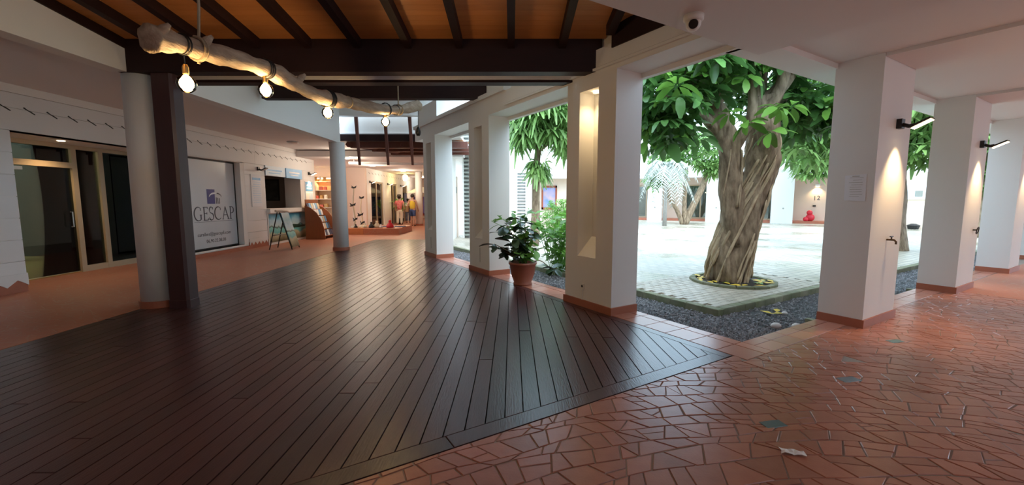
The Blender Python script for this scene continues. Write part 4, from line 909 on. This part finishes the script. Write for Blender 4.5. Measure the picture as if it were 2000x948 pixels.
for k, (u, v, s_) in enumerate(((1.55, .66, .055), (1.75, .52, .05), (2.25, .9, .035), (.95, 3.4, .04))):
    o = MB().ball((0, 0, 0), s_, 9, 6, (1, 1, .7)).build('pale_stone', 'scrapw', None, True, loc=kp(u, v, -.05)); o.scale = (1.2, .9, 1)
    tag(o, ['pale stone on the gravel, larger of two near the tap pillar', 'pale stone on the gravel closest to the tap pillar', 'small pale stone under the paving edge', 'small pale stone on the gravel behind the lit pillar'][k], 'stone', 'pale stones on the gravel')
pv = thing('pavement_courtyard', 'wet grey-beige stone paving of the courtyard', 'paving', (*K, 0), A, kind='structure')
ZT = .012; NU, NV = 3.4, 1.9
far_poly = clip([(PU + .12, PV + NV), (40, PV + NV), (40, 45), (PU + .12, 45)], -D2[0], -D1[0], K[0] + 2.2)
MB().prism(far_poly, -.2, ZT - .002).box(PU + NU, 40, PV + .12, PV + NV, -.2, ZT - .002).box(PU + .12, PU + NU, PV + .12, PV + NV, -.2, ZT - .02).build('field', 'paving', pv)
pm = MB().bbox(-.097, .097, -.047, .047, -.04, 0, .006).mesh('paver', 'paver'); cnt = 0
j = 0; v = PV + .13
while v < PV + NV - .04:
    u = PU + .13 + (.1 if j % 2 else 0)
    while u < PU + NU - .09:
        w = uv(4.0, 7.48)
        if cnt < 300 and math.hypot(u + .1 - w[0], v + .05 - w[1]) > .62:
            put('paver', pm, pv, loc=(u + .1, v + .05, ZT + rg.uniform(-.003, .003))); cnt += 1
        elif math.hypot(u + .1 - w[0], v + .05 - w[1]) > .62: pass
        u += .2
    v += .1; j += 1
m = MB()
v = PV + .13; j = 0; c2 = 0
while v < PV + NV - .04:
    u = PU + .13 + (.1 if j % 2 else 0)
    while u < PU + NU - .09:
        w = uv(4.0, 7.48)
        if math.hypot(u + .1 - w[0], v + .05 - w[1]) > .62:
            c2 += 1
            if c2 > 300: m.bbox(u + .003, u + .197, v + .003, v + .097, -.04, ZT + rg.uniform(-.003, .003), .006)
        u += .2
    v += .1; j += 1
m.build('paver_field', 'paver', pv)['kind'] = 'stuff'
for i in range(30):
    MB().bbox(PU, PU + .12, PV + i * .26 + .003, PV + .26 + i * .26 - .003, -.13, ZT + rg.uniform(-.002, .005), .01).build('kerb_block', 'kerb', pv)
    if i: MB().bbox(PU + i * .26 - .137, PU + .26 + i * .26 - .143, PV, PV + .12, -.13, ZT + rg.uniform(-.002, .005), .01).build('kerb_block', 'kerb', pv)
MB().box(PU + 7.6, 24, PV, PV + .12, -.13, ZT).box(PU, PU + .12, PV + 7.8, 11, -.13, ZT).build('kerb_run', 'kerb', pv)
# tree ring, leaf litter
TX, TY = 4.02, 7.52
t = thing('tree_ring', 'round stone kerb ring at the foot of the twisted tree', 'planter ring', (TX, TY, 0))
for i in range(16):
    a0, a1 = 2 * math.pi * i / 16 + .01, 2 * math.pi * (i + 1) / 16 - .01
    MB().prism([(.62 * math.cos(a0), .62 * math.sin(a0)), (.72 * math.cos(a0), .72 * math.sin(a0)), (.72 * math.cos(a1), .72 * math.sin(a1)), (.62 * math.cos(a1), .62 * math.sin(a1))], -.02, .055, .008).build('kerb_block', 'kerb', t)
MB().lathe([(.62, -.02), (.62, .03), (.3, .06)], (0, 0, 0), 24).build('soil', 'soil', t)
def flat_leaf(l, w): return MB().add([(-l / 2, 0, .0), (0, -w / 2, .012), (l / 2, 0, .004), (0, w / 2, .012), (0, 0, .02)], [(0, 1, 4), (1, 2, 4), (2, 3, 4), (3, 0, 4)])
lm = flat_leaf(.2, .09).mesh('fallen_leaf', 'leafy'); lg = flat_leaf(.18, .07).mesh('fallen_leaf', 'leafb')
for i in range(34):
    a = rg.choice([rg.uniform(2.6, 4.4), rg.uniform(4.9, 6.1), rg.uniform(0, 6.28)]); r = rg.uniform(.38, .62)
    o = put('fallen_leaf', lm if i % 5 else lg, None, loc=(TX + r * math.cos(a), TY + r * math.sin(a), .052), rot=(0, 0, rg.uniform(0, 6))); tag(o, 'fallen yellow or green leaf at the foot of the twisted tree', 'leaf', 'fallen leaves in the tree ring')
for k, (u, v, z) in enumerate(((2.2, .95, -.06), (2.35, 1.05, -.06), (2.1, 1.06, -.055))):
    o = put('fallen_leaf', lm, None, loc=kp(u, v, z), rot=(0, 0, k)); tag(o, 'fallen yellow leaf on the gravel under the paving edge', 'leaf', 'fallen leaves on the gravel')
t = thing('drain_cover', 'dark round drain cover in the paving behind the twisted tree', 'drain cover', (5.5, 10.3, ZT)); MB().lathe([(.3, -.01), (.3, .012), (.26, .016)], (0, 0, 0), 20).build('lid', 'black', t)

# ------------------------------------------------------------------ trees
def leaflet(m, base, d, up, L_, w, droop, st=4, fold=.25):
    d = d.normalized(); sd = d.cross(up).normalized(); prof = (0.10, .62, 1.0, 1.0, .34) if st == 4 else (.25, 1., .3); k = len(prof); vs = []
    for i in range(k):
        s_ = i / (k - 1); c = base + d * (L_ * s_) - Vector((0, 0, 1)) * (droop * L_ * s_ * s_)
        ww = w * prof[i] / 2; vs += [c - sd * ww + up * (ww * fold), c, c + sd * ww + up * (ww * fold)]
    fs = []
    for i in range(k - 1): fs += [(i * 3, i * 3 + 1, i * 3 + 4, i * 3 + 3), (i * 3 + 1, i * 3 + 2, i * 3 + 5, i * 3 + 4)]
    m.add(vs, fs)
def umbrella(m, c, axis, R_, n, rn, st=4, w=.085, droop=.45):
    axis = axis.normalized(); a = Vector((1, 0, 0)) if abs(axis.x) < .8 else Vector((0, 1, 0)); u = (a - axis * a.dot(axis)).normalized(); v = axis.cross(u); ph = rn.uniform(0, 6.28)
    for q in range(n):
        th = ph + 2 * math.pi * q / n + rn.uniform(-.12, .12); d = u * math.cos(th) + v * math.sin(th) + axis * rn.uniform(-.15, .25)
        l = R_ * rn.uniform(.8, 1.1); leaflet(m, c + d * (R_ * .16), d, axis, l, w * R_ / .26 * rn.uniform(.85, 1.15), droop * rn.uniform(.6, 1.4), st)
def rand_axis(rn, tilt): 
    a = rn.uniform(0, 6.28); t_ = rn.uniform(0, tilt); return Vector((math.sin(t_) * math.cos(a), math.sin(t_) * math.sin(a), math.cos(t_)))
def blob(rn, c, r):
    while True:
        p = Vector((rn.uniform(-1, 1), rn.uniform(-1, 1), rn.uniform(-1, 1)))
        if .25 < p.length < 1: return Vector((c[0] + p.x * r[0], c[1] + p.y * r[1], c[2] + p.z * r[2]))

rt = random.Random(21)
tree = thing('twisted_tree', 'big umbrella tree with a twisted root-wrapped forked trunk on the paving', 'tree', (TX - .04, TY, 0))
def tw(i, th): return 1 + .13 * math.sin(3 * th + i * .42) + .07 * math.sin(7 * th + i * .75) + .03 * math.sin(13 * th - i * .3)
RV = (.355, .35, .335, .30, .275, .275, .275, .26, .24)
def RT(i): k_ = min(i / 5, 7.999); return RV[int(k_)] + (RV[int(k_) + 1] - RV[int(k_)]) * (k_ - int(k_)) - .02
main = smooth_path([(-.05, 0, 0.0), (-.03, 0, .35), (.06, .02, .8), (.24, .03, 1.4), (.38, .04, 1.8), (.48, .05, 2.2), (.5, .05, 2.5), (.47, .05, 2.9), (.42, .05, 3.3)], 5); n = len(main)
MB().tube(main, [RT(i) for i in range(n)], 26, tw).build('trunk', 'bark', tree, True)
left = smooth_path([(-.02, -.06, .7), (-.06, -.08, 1.2), (-.11, -.09, 1.6), (-.14, -.1, 1.95), (-.20, -.12, 2.35), (-.36, -.12, 2.8), (-.54, -.1, 3.25), (-.8, -.08, 3.9), (-.95, 0, 4.8)], 5); n2 = len(left)
MB().tube(left, [.205 - .07 * i / n2 for i in range(n2)], 16, tw).build('trunk_fork', 'bark', tree, True)
limbs = [[(.36, .05, 3.1), (.25, 0, 3.6), (.12, .0, 4.6)], [(.38, .05, 3.15), (.75, .0, 3.5), (1.05, .1, 4.0), (1.3, .2, 4.8)], [(.36, 0, 2.95), (.62, -.15, 3.45), (.7, -.2, 4.5)], [(.38, .1, 3.2), (.5, .2, 3.9), (.45, .3, 4.8)],
         [(-.45, -.1, 3.0), (-.35, -.1, 3.6), (-.2, -.1, 4.6)], [(-.55, -.1, 3.3), (-.95, .0, 3.7), (-1.15, .1, 4.5)], [(-.3, -.1, 2.55), (-.75, -.2, 2.95), (-1.2, -.25, 3.2), (-1.6, -.3, 3.2)], [(.36, .05, 3.0), (1.0, .4, 3.3), (1.6, .6, 3.5)], [(-.1, 0, 2.3), (.1, -.2, 2.9), (.05, -.25, 3.6), (-.05, -.2, 4.5)]]
for k, l in enumerate(limbs):
    p = smooth_path(l, 4); MB().tube(p, [.11 * (1 - .55 * i / len(p)) * (1.2 if k in (0, 1, 2) else .9) for i in range(len(p))], 10).build('limb', 'bark', tree, True)
for k in range(56):
    ph = rt.uniform(0, 6.28); i0 = rt.choice([0, 0, 0, 2, 5, 8]); i1 = min(n - 1, i0 + rt.randint(10, 26)); pt = []; tws = rt.uniform(.035, .085)
    for i in range(i0, i1):
        th = ph + i * tws; r = RT(i) * (1.09 + .05 * math.sin(i * .8 + k)); pt.append(main[i] + Vector((r * math.cos(th), r * math.sin(th), 0)))
    rr = rt.uniform(.010, .026); MB().tube(pt, [rr * (1 + .3 * math.sin(i * .9)) * (.5 if i in (0, len(pt) - 1) else 1) for i in range(len(pt))], 6).build('root_strand', 'root', tree, True)
for k in range(5):
    ph = rt.uniform(3, 6); pt = [left[i + 6] + Vector((.19 * math.cos(ph + i * .08), .19 * math.sin(ph + i * .08), 0)) for i in range(1, 15)]; MB().tube(pt, rt.uniform(.012, .02), 6).build('root_strand', 'root', tree, True)
vari = []
for k in range(5):
    m = MB(); umbrella(m, Vector((0, 0, 0)), Vector((0, 0, 1)), .26, rt.choice([7, 8, 9]), rt, 4, .112, (.25, .4, .6, .8, .5)[k]); m.tube([(0, 0, 0), (0, 0, .02)], .006, 4); vari.append([m.mesh('leaf_umbrella', 'leaf', True)]); m2 = vari[-1][0].copy(); m2.materials[0] = M['leafb']; vari[-1].append(m2)
blobs = [((-1.35, -.3, 3.25), (.62, .7, .75), 70), ((-1.45, -.4, 2.7), (.45, .5, .35), 22), ((-.6, -.3, 3.7), (.8, .8, .45), 45), ((.4, -.3, 4.15), (1.3, .9, .4), 75), ((1.45, .2, 3.5), (.65, .8, .7), 70), ((1.5, .3, 2.9), (.5, .6, .4), 22)]
def leafrot(rn, tilt): a = rand_axis(rn, tilt); return a.to_track_quat('Z', 'Y').to_euler()
for c, r, num in blobs:
    for q in range(num):
        p = blob(rt, c, r); o = put('leaf_umbrella', rt.choice(vari)[0 if rt.random() < .78 else 1], tree, loc=p, rot=leafrot(rt, .75)); s_ = rt.uniform(.75, 1.2); o.scale = (s_, s_, s_)
for x, y, z, s_ in ((.28, -.65, 2.95, 1.1), (-.15, -.55, 2.72, 1.05), (.22, -.6, 2.58, 1.1), (.55, -.55, 3.0, 1.0), (-.62, -.5, 3.2, 1.), (-1.38, -.55, 2.42, 1.4), (-.9, -.5, 2.5, 1.1), (-.42, -.5, 2.9, .9)):
    o = put('leaf_umbrella', vari[2][1 if x > -.5 else 0], tree, loc=(x, y, z), rot=(.5, rt.uniform(-.2, .2), rt.uniform(0, 6))); o.scale = (s_, s_, s_)  # right-hand front clusters take the brighter leaf, their lit look put into colour
    MB().tube([(x, y, z), (x * .8, y * .6, z + .1), (x * .6 + .1, y * .1, z + .05)], .007, 5).build('petiole', 'leafb', tree)
m = MB()
for q in range(210):
    p = blob(rt, (.1, .6, 4.35), (2.5, 2.0, .75)); umbrella(m, p, rand_axis(rt, .7), .27, 8, rt, 2, .09, .5)
for q in range(200):
    p = blob(rt, rt.choice([(-1.5, .9, 3.4), (1.5, 1.1, 3.3), (0, 1.2, 3.8)]), (.9, .8, .6)); umbrella(m, p, rand_axis(rt, .8), .26, 8, rt, 2, .09, .5)
m.build('foliage', 'leaf', tree)['kind'] = 'stuff'

def simple_tree(label, loc, trunk, blobs, R_, w, n_l=8, mm='leaff', seed=1, extra=(), droop=.6, name='umbrella_tree', bark='bark'):
    rn = random.Random(seed); t = thing(name, label, 'tree', loc, 0, 'courtyard trees'); p = smooth_path(trunk[0], 4)
    MB().tube(p, [trunk[1] * (1 - .45 * i / len(p)) for i in range(len(p))], 14, tw).build('trunk', bark, t, True)
    for l, r in extra:
        p = smooth_path(l, 3); MB().tube(p, [r * (1 - .5 * i / len(p)) for i in range(len(p))], 8).build('limb', bark, t, True)
    m = MB()
    for c, r, num in blobs:
        for q in range(num): umbrella(m, blob(rn, c, r), rand_axis(rn, .8), R_ * rn.uniform(.7, 1.15), n_l, rn, 2, w, droop)
    m.build('foliage', mm, t)['kind'] = 'stuff'
    return t
simple_tree('broad umbrella tree seen between the tap pillar and the ring pillar', (11.4, 12.4, 0), ([(0, 0, -.1), (-.15, 0, 1), (-.1, .1, 2), (-.3, 0, 3.2)], .38),
            [((-1.6, .3, 4.6), (2.3, 2., 1.6), 420), ((-2.6, .5, 3.4), (1.1, 1.3, 1.0), 150), ((.6, -.2, 4.6), (1.9, 1.6, 1.7), 330), ((.3, -.3, 3.0), (1.2, 1.1, .6), 90)], .34, .095, 8, 'leaff', 31,
            [([(-.3, 0, 3), (-1.4, .2, 4.2), (-2.4, .3, 5)], .16), ([(-.2, 0, 2.8), (.6, 0, 4), (1.2, 0, 5)], .16), ([(-.3, 0, 3), (-.2, .2, 5)], .14)])
simple_tree('leaning root-wrapped tree before the far wing with the red bundle', (18.3, 23.2, 0), ([(0, 0, 0), (.0, 0, 1.2), (-.35, 0, 2.2), (-1.0, 0, 3.4)], .42),
            [((-1.2, 0, 4.7), (2.4, 1.6, 1.5), 330), ((-1.9, -.3, 3.4), (1.1, 1, .7), 80), ((.6, 0, 4.2), (1.4, 1.2, 1.2), 120)], .42, .10, 8, 'leaff', 32, [([(-.9, 0, 3.2), (-2, 0, 3.9), (-2.8, 0, 4.6)], .18), ([(-.5, 0, 2.6), (.6, 0, 3.6)], .16)])
simple_tree('three-stemmed tree beside the silver palm before the far wing', (10.4, 25.2, 0), ([(0, 0, 0), (.5, 0, 1.2), (1.1, 0, 2.6), (1.4, 0, 3.8)], .22),
            [((.8, 0, 4.7), (1.9, 1.4, 1.3), 190), ((1.5, -.2, 3.4), (.8, .8, .6), 60), ((-1.2, 0, 3.6), (1.0, 1.0, 1.2), 90), ((-1.8, 0, 2.8), (.7, .7, .6), 40)], .36, .11, 7, 'leaff', 33, [([(0, 0, 0), (-.05, 0, 1.5), (0, 0, 3.4)], .17), ([(-.1, 0, 0), (-.5, 0, .9), (-1.1, 0, 1.9), (-1.3, 0, 3.2)], .15)])
simple_tree('pale-trunked umbrella tree with drooping leaves seen beyond the potted plant', (.72, 13.4, 0), ([(0, 0, 0), (.03, 0, 1.2), (.05, 0, 2.4), (.15, 0, 3.4)], .15),
            [((.25, -.2, 4.3), (1.15, 1.0, .95), 170), ((-.25, -.2, 3.55), (.5, .6, .4), 26), ((1.0, 0, 3.6), (.55, .7, .7), 50), ((.12, -.1, 2.55), (.26, .3, .3), 14)], .40, .07, 10, 'leaff', 34,
            [([(.1, 0, 3), (.7, 0, 3.5), (1.4, .1, 4.2)], .06), ([(.1, 0, 3.1), (-.4, 0, 3.7), (-.8, 0, 4.0)], .06)], .9)
simple_tree('tall green tree rising behind the far wing', (9.5, 33.5, 0), ([(0, 0, 0), (0, 0, 3), (.2, 0, 6)], .3), [((0, 0, 6.8), (3.8, 2, 2.2), 230)], .6, .14, 7, 'leaff', 35)
simple_tree('dense green tree behind the corridor pillars at the far right', (18.5, 16.5, 0), ([(0, 0, 0), (.1, 0, 2), (.2, 0, 3.6)], .28), [((.3, 0, 4.2), (1.8, 1.7, 1.9), 330), ((.3, -.2, 2.3), (.9, .9, .8), 70)], .36, .10, 8, 'leaff', 36)

# silver palm
t = thing('silver_palm', 'slender palm with drooping silver-grey feather fronds in the courtyard', 'palm', (8.65, 23.7, 0))
MB().tube([(0, 0, 0), (.02, 0, 1.2), (0, 0, 2.4), (0, 0, 3.3)], [.13, .09, .085, .10], 10).build('trunk', 'palmt', t, True)
rp = random.Random(4)
for k in range(26):
    a = k * 2.399; l = rp.uniform(1.9, 2.7); el = rp.uniform(.35, 1.3); m = MB(); pts_ = []
    for i in range(13):
        s_ = i / 12; r = l * (s_ * math.cos(el) * .75 + .35 * s_); z = 3.25 + l * (math.sin(el) * s_ * .95 - 1.45 * s_ * s_ * (.75 + .2 * (el < .8)))
        pts_.append(Vector((math.cos(a) * r * .8, math.sin(a) * r * .8, z)))
    m.tube(pts_, [.022 - .0014 * i for i in range(13)], 4)
    for i in range(1, 13):
        for f_ in (0, .5):
            p = pts_[i - 1].lerp(pts_[i], f_ + .01); d_ = (pts_[i] - pts_[i - 1]).normalized(); sd = d_.cross(Vector((0, 0, 1))).normalized(); ll = .55 * math.sin(math.pi * (i + 1) / 14.5) + .06
            for q in (-1, 1):
                e = p + sd * (q * ll * .8) + d_ * (ll * .5) - Vector((0, 0, ll * rp.uniform(.15, .6))); m.add([p - d_ * .04, p + d_ * .04, e], [(0, 1, 2)])
    m.build('frond', 'palm', t)

# ------------------------------------------------------------------ far wing of the courtyard
BA = R(-28.4); BP = (16.9, 26.2)
def bp(x, y, z=0.): return (BP[0] + x * math.cos(BA) - y * math.sin(BA), BP[1] + x * math.sin(BA) + y * math.cos(BA), z)
t = thing('wall_far_wing', 'white far wing of the courtyard with pinkish shop fronts', 'building', (*BP, 0), BA, kind='structure')
bays = [(-13.6, -11.3), (-9.9, -7.6), (-6.4, -3.9), (-2.5, .1), (1.3, 2.35), (5.0, 7.4), (8.8, 11.2)]
def solid_pieces(m, x0, x1, holes, y0, y1, z0, z1, zh):
    x = x0
    for a, b_ in holes:
        if a > x: m.box(x, a, y0, y1, z0, z1)
        m.box(a, b_, y0, y1, zh, z1); x = b_
    m.box(x, x1, y0, y1, z0, z1)
holes = [(-13.4, -11.2), (-9.6, -7.4), (-5.9, -3.7), (-1.9, -.1), (3.7, 5.4), (7.6, 10.0)]
m = MB(); solid_pieces(m, -18, 22, holes, 1.4, 1.6, 0, 3.0, 2.55); m.build('ground_floor_wall', 'pink', t)
MB().box(-18, 22, -.1, 1.6, 3.0, 3.25).build('canopy', 'white', t); MB().box(-18, 22, .1, .4, 3.25, 6.4).build('upper_wall', 'white', t)
MB().box(-18, 22, .35, 1.5, -.1, .16).build('step', 'base', t)
for a, b_ in holes:
    MB().box(a, a + .09, 1.36, 1.46, .16, 2.55).box(b_ - .09, b_, 1.36, 1.46, .16, 2.55).box(a, b_, 1.36, 1.46, 2.46, 2.55).box(a, b_, 1.36, 1.46, .16, .24).box((a + b_) / 2 - .04, (a + b_) / 2 + .04, 1.36, 1.46, .2, 2.5).build('window_frame', 'frame', t)
    MB().box(a + .09, b_ - .09, 1.4, 1.41, .24, 2.46).build('pane', 'clear', t); MB().box(a, b_, 1.62, 1.66, .16, 2.5).build('blind', 'curtain', t)
for x0, x1 in ((-13.2, -12.0), (-7.4, -6.2), (-3.2, -1.9), (1.0, 2.2), (5.2, 6.4)):
    for i in range(9): MB().add([(x0, .02, 3.5 + i * .14), (x1, .02, 3.5 + i * .14), (x1, .1, 3.58 + i * .14), (x0, .1, 3.58 + i * .14), (x0, .02, 3.52 + i * .14), (x1, .02, 3.52 + i * .14), (x1, .1, 3.6 + i * .14), (x0, .1, 3.6 + i * .14)], [(3, 2, 1, 0), (4, 5, 6, 7), (0, 1, 5, 4), (1, 2, 6, 5), (2, 3, 7, 6), (3, 0, 4, 7)]).build('louvre_slat', 'metalw', t)
lb = ['white pillar of the far wing left of the silver palm', 'white pillar of the far wing partly behind the palm', 'white pillar of the far wing behind the twisted trunk', 'white pillar of the far wing beside the red bundle', 'white pillar of the far wing behind the tap pillar', 'last white pillar of the far wing to the right']
for k, x in enumerate((-11.4, -7.55, -3.75, 0, 6.3, 10.5)):
    c = thing('far_pillar', lb[k], 'pillar', bp(x - .6, -.15), BA, 'white pillars of the far wing', 'structure'); w = .95 if k < 2 else 1.15
    MB().box(0, w, 0, .5, 0, 3.25).build('shaft', 'white', c); MB().lathe([(.05, 0), (.05, .02)], (0, 0, 0), 10).build('wall_cap', 'greyc', c, loc=(w * .55, -.002, .95), rot=(R(90), 0, 0))
t = thing('red_bundle', 'red bundled cloth sitting on the step of the far wing', 'bundle', bp(1.55, .75, .16)); MB().ball((0, 0, .22), .24, 12, 8).build('heap', 'redp', t, True); MB().ball((-.05, 0, .52), .16, 10, 8).build('upper_heap', 'redp', t, True); MB().ball((-.3, -.05, .12), .15, 10, 6).build('side_heap', 'redp', t, True)
t = thing('far_wall_lamp', 'small lit lamp over the number 12 on the far wing', 'wall lamp', bp(1.9, 1.4, 2.35), BA); MB().box(-.12, .12, -.12, 0, 0, .12).build('housing', 'plast', t); MB().box(-.1, .1, -.1, -.02, -.012, 0).build('light_panel', 'led', t); light('far_lamp', 'SPOT', (0, -.12, -.03), 60, (1, .75, .4), t, spot_size=R(120), spot_blend=.8)
t = thing('number_plate', 'dark number 12 on the pinkish wall of the far wing', 'number', bp(1.9, 1.395, 1.42), BA); text('12', t, (0, 0, .06), .38, (R(90), 0, 0), 'ink')
for a in (1.75, 2.05): pass
t = thing('wall_speaker_box', 'small dark box fixed below the number on the far wing', 'box', bp(1.8, 1.4, 1.05), BA); MB().box(-.08, .08, -.06, 0, 0, .1).build('body', 'black', t)
t = thing('garden_bench', 'blue-grey slatted bench behind the far glass door', 'bench', bp(4.6, 1.0, .16), BA)
for i in range(6): MB().box(-.7 + i * .25, -.62 + i * .25, .2, .24, .4, .85).build('back_slat', 'steel', t)
MB().box(-.75, .75, -.2, .24, .38, .43).build('seat', 'steel', t); MB().box(-.75, .75, .19, .25, .82, .88).build('top_rail', 'steel', t)
for x in (-.7, .7):
    for y in (-.17, .2): MB().box(x - .03, x + .03, y - .03, y + .03, 0, .4).build('leg', 'steel', t)
t = thing('framed_stall', 'pale shop stall with framed pictures seen past the tap pillar', 'stall', (21.2, 21.4, 0), R(-40))
MB().box(-1.2, 1.2, 0, .1, 0, 2.9).build('back_panel', 'goods2', t); MB().box(-.8, .6, -.5, 0, 0, 1.25).build('counter', 'pink', t); MB().box(-.9, .9, -.04, 0, 1.5, 2.4).build('picture_board', 'paper', t)
for i, (x, z) in enumerate(((-.5, 1.65), (.1, 1.9), (.45, 1.6))): MB().box(x, x + .28, -.07, -.04, z, z + .3).build('picture', 'curtain', t)
MB().lathe([(.2, 0), (.26, .2), (.1, .28)], (-.5, -.8, 0), 12).build('basket', 'black', t)

# ------------------------------------------------------------------ left courtyard wing seen through the deck openings
t = thing('wall_side_wing', 'bright white courtyard wing with louvred slots beyond the deck openings', 'building', (0, 20, 0), kind='structure')
m = MB().box(-3.2, .25, 0, .3, -.1, 6.2).box(.65, 1.02, 0, .3, -.1, 6.2).box(.25, .65, 0, .3, 2.75, 6.2).box(.25, .65, .22, .3, -.1, 2.75); m.build('pier_wall', 'white', t)
for i in range(18): MB().box(.25, .65, .02, .2, .15 + i * .145, .20 + i * .145).build('louvre_slat', 'metalw', t)
MB().box(1.0, 6.0, 1.6, 1.8, 0, 2.55).build('shop_wall', 'pink', t); MB().box(1.0, 6, .9, 1.8, 2.55, 6.0).build('upper_wall', 'white', t)
w = MB().box(1.52, 2.3, 1.52, 1.6, 1.0, 1.1).box(1.52, 2.3, 1.52, 1.6, 2.1, 2.2).box(1.52, 1.6, 1.52, 1.6, 1.0, 2.2).box(2.22, 2.3, 1.52, 1.6, 1.0, 2.2).build('window_frame', 'rwood', t); MB().box(1.6, 2.22, 1.57, 1.595, 1.1, 2.1).build('pane', 'screen', w)  # window pane given a faint blue glow of its own
MB().box(1.05, 1.3, 1.55, 1.6, .1, 2.2).build('glass_strip', 'curtain', t)
# near louvre tower and pinkish jamb seen through the farther opening
t = thing('louvre_tower', 'white louvred tower seen through the farther deck opening', 'building', (-1.75, 16.2, 0), kind='structure')
MB().box(-.16, -.1, 0, .3, 0, 4.6).box(.1, .9, 0, .3, 0, 4.6).box(-.1, .1, .22, .3, 0, 4.6).build('pier', 'white', t)
for i in range(27): MB().box(-.1, .12, .02, .2, .1 + i * .15, .17 + i * .15).build('louvre_slat', 'curtain', t)
MB().box(-.62, -.4, .4, .7, 0, 2.4).build('pink_jamb', 'pink', t); MB().box(-.6, -.42, .38, .4, 1.75, 2.0).build('dark_plate', 'curtain', t)
t = thing('air_conditioner', 'white air conditioning unit on the side wing above the red framed window', 'air conditioner', (1.75, 20.7, 2.72))
MB().box(-.3, .3, 0, .2, 0, .48).build('body', 'plast', t); MB().lathe([(.17, 0), (.17, .01)], (0, 0, 0), 16).build('fan_grille', 'curtain', t, loc=(-.05, -.001, .24), rot=(R(90), 0, 0))

# ------------------------------------------------------------------ potted plant and shrubs
PX, PY = .19, 7.32
t = thing('potted_rubber_plant', 'bushy rubber plant in a terracotta pot on the deck edge', 'potted plant', (PX, PY, 0))
MB().lathe([(.15, 0), (.165, .0), (.17, .025), (.155, .04), (.21, .2), (.232, .36), (.25, .365), (.25, .405), (.225, .405), (.215, .33)], (0, 0, 0), 30).build('pot', 'pot', t, True)
MB().lathe([(.215, .33), (.1, .35)], (0, 0, 0), 20).build('soil', 'soil', t)
rb = random.Random(8)
def big_leaf(l, w):
    m = MB(); leaflet(m, Vector((0, 0, 0)), Vector((1, 0, 0)), Vector((0, 0, 1)), l, w, .25, 4, .2); return m
dk = [big_leaf(.27, .14).mesh('leaf', 'leafd', True), big_leaf(.22, .12).mesh('leaf', 'leafd', True)]; br = [big_leaf(.19, .10).mesh('leaf', 'leafb', True), big_leaf(.15, .085).mesh('leaf', 'leafb', True)]
def leafy_stem(t, pts_, nl, ms, rr=.008, start=.25, mm='bark', spread=1.):
    p = smooth_path(pts_, 5); MB().tube(p, [rr * (1 - .5 * i / len(p)) for i in range(len(p))], 6).build('stem', mm, t, True)
    for q in range(nl):
        s_ = start + (1 - start) * q / max(1, nl - 1); c = p[min(len(p) - 1, int(s_ * (len(p) - 1)))]; a = q * 2.4 + rb.uniform(-.4, .4)
        o = put('leaf', rb.choice(ms), t, loc=c, rot=(rb.uniform(-.5, .5), rb.uniform(-.5, .55), a)); k_ = rb.uniform(.8, 1.15) * spread; o.scale = (k_, k_, k_)
for tip in ((-.42, -.05, .95), (-.5, .0, .72), (-.3, -.15, 1.1), (-.15, -.2, .85), (.05, -.1, 1.0), (-.05, .1, 1.2), (-.38, .1, .6), (.1, .15, 1.05)):
    leafy_stem(t, [(rb.uniform(-.06, .06), rb.uniform(-.06, .06), .34), (tip[0] * .45, tip[1] * .4, .34 + (tip[2] - .34) * .6), tip], 11, dk, .011, .35)
for tip in ((-.45, .1, 1.22), (-.2, .0, 1.3), (.1, .05, 1.33), (.2, -.05, 1.1), (.28, .1, .85), (.1, -.15, .7), (-.05, -.2, .6), (.25, -.1, .62), (-.55, .05, 1.12)):
    leafy_stem(t, [(rb.uniform(-.05, .08), rb.uniform(-.05, .05), .34), (tip[0] * .35, tip[1] * .5, .34 + (tip[2] - .34) * .7), tip], 12, br, .007, .3, 'leafb')
leafy_stem(t, [(.1, 0, .36), (.3, .05, .42), (.5, .1, .28), (.62, .1, .26)], 10, dk, .010, .6)
for k, (x, y, h, r, nst, lb) in enumerate(((1.0, 8.7, 1.2, .55, 46, 'bright green leafy shrub growing behind the potted plant'),)):
    t = thing('green_shrub', lb, 'shrub', (x, y, -.08), 0)
    for q in range(nst):
        a = rb.uniform(0, 6.28); rr = r * math.sqrt(rb.random()); leafy_stem(t, [(rr * .3 * math.cos(a), rr * .3 * math.sin(a), 0), (rr * .8 * math.cos(a), rr * .8 * math.sin(a), h * .6), (rr * 1.1 * math.cos(a), rr * 1.1 * math.sin(a), h * rb.uniform(.7, 1.1))], 9, br, .006, .25, 'leafb', 1.0)
t = thing('clipped_hedge', 'clipped pale green hedge below the red framed window', 'hedge', (1.75, 16.2, 0)); m = MB()
for q in range(500): umbrella(m, blob(rt, (.1, 0, .85), (.65, .5, .75)), rand_axis(rt, 1.2), .10, 5, rt, 2, .10, .3)
m.build('foliage', 'leafb', t)['kind'] = 'stuff'; MB().tube([(0, 0, 0), (0, 0, .8)], .05, 6).build('stem', 'bark', t)
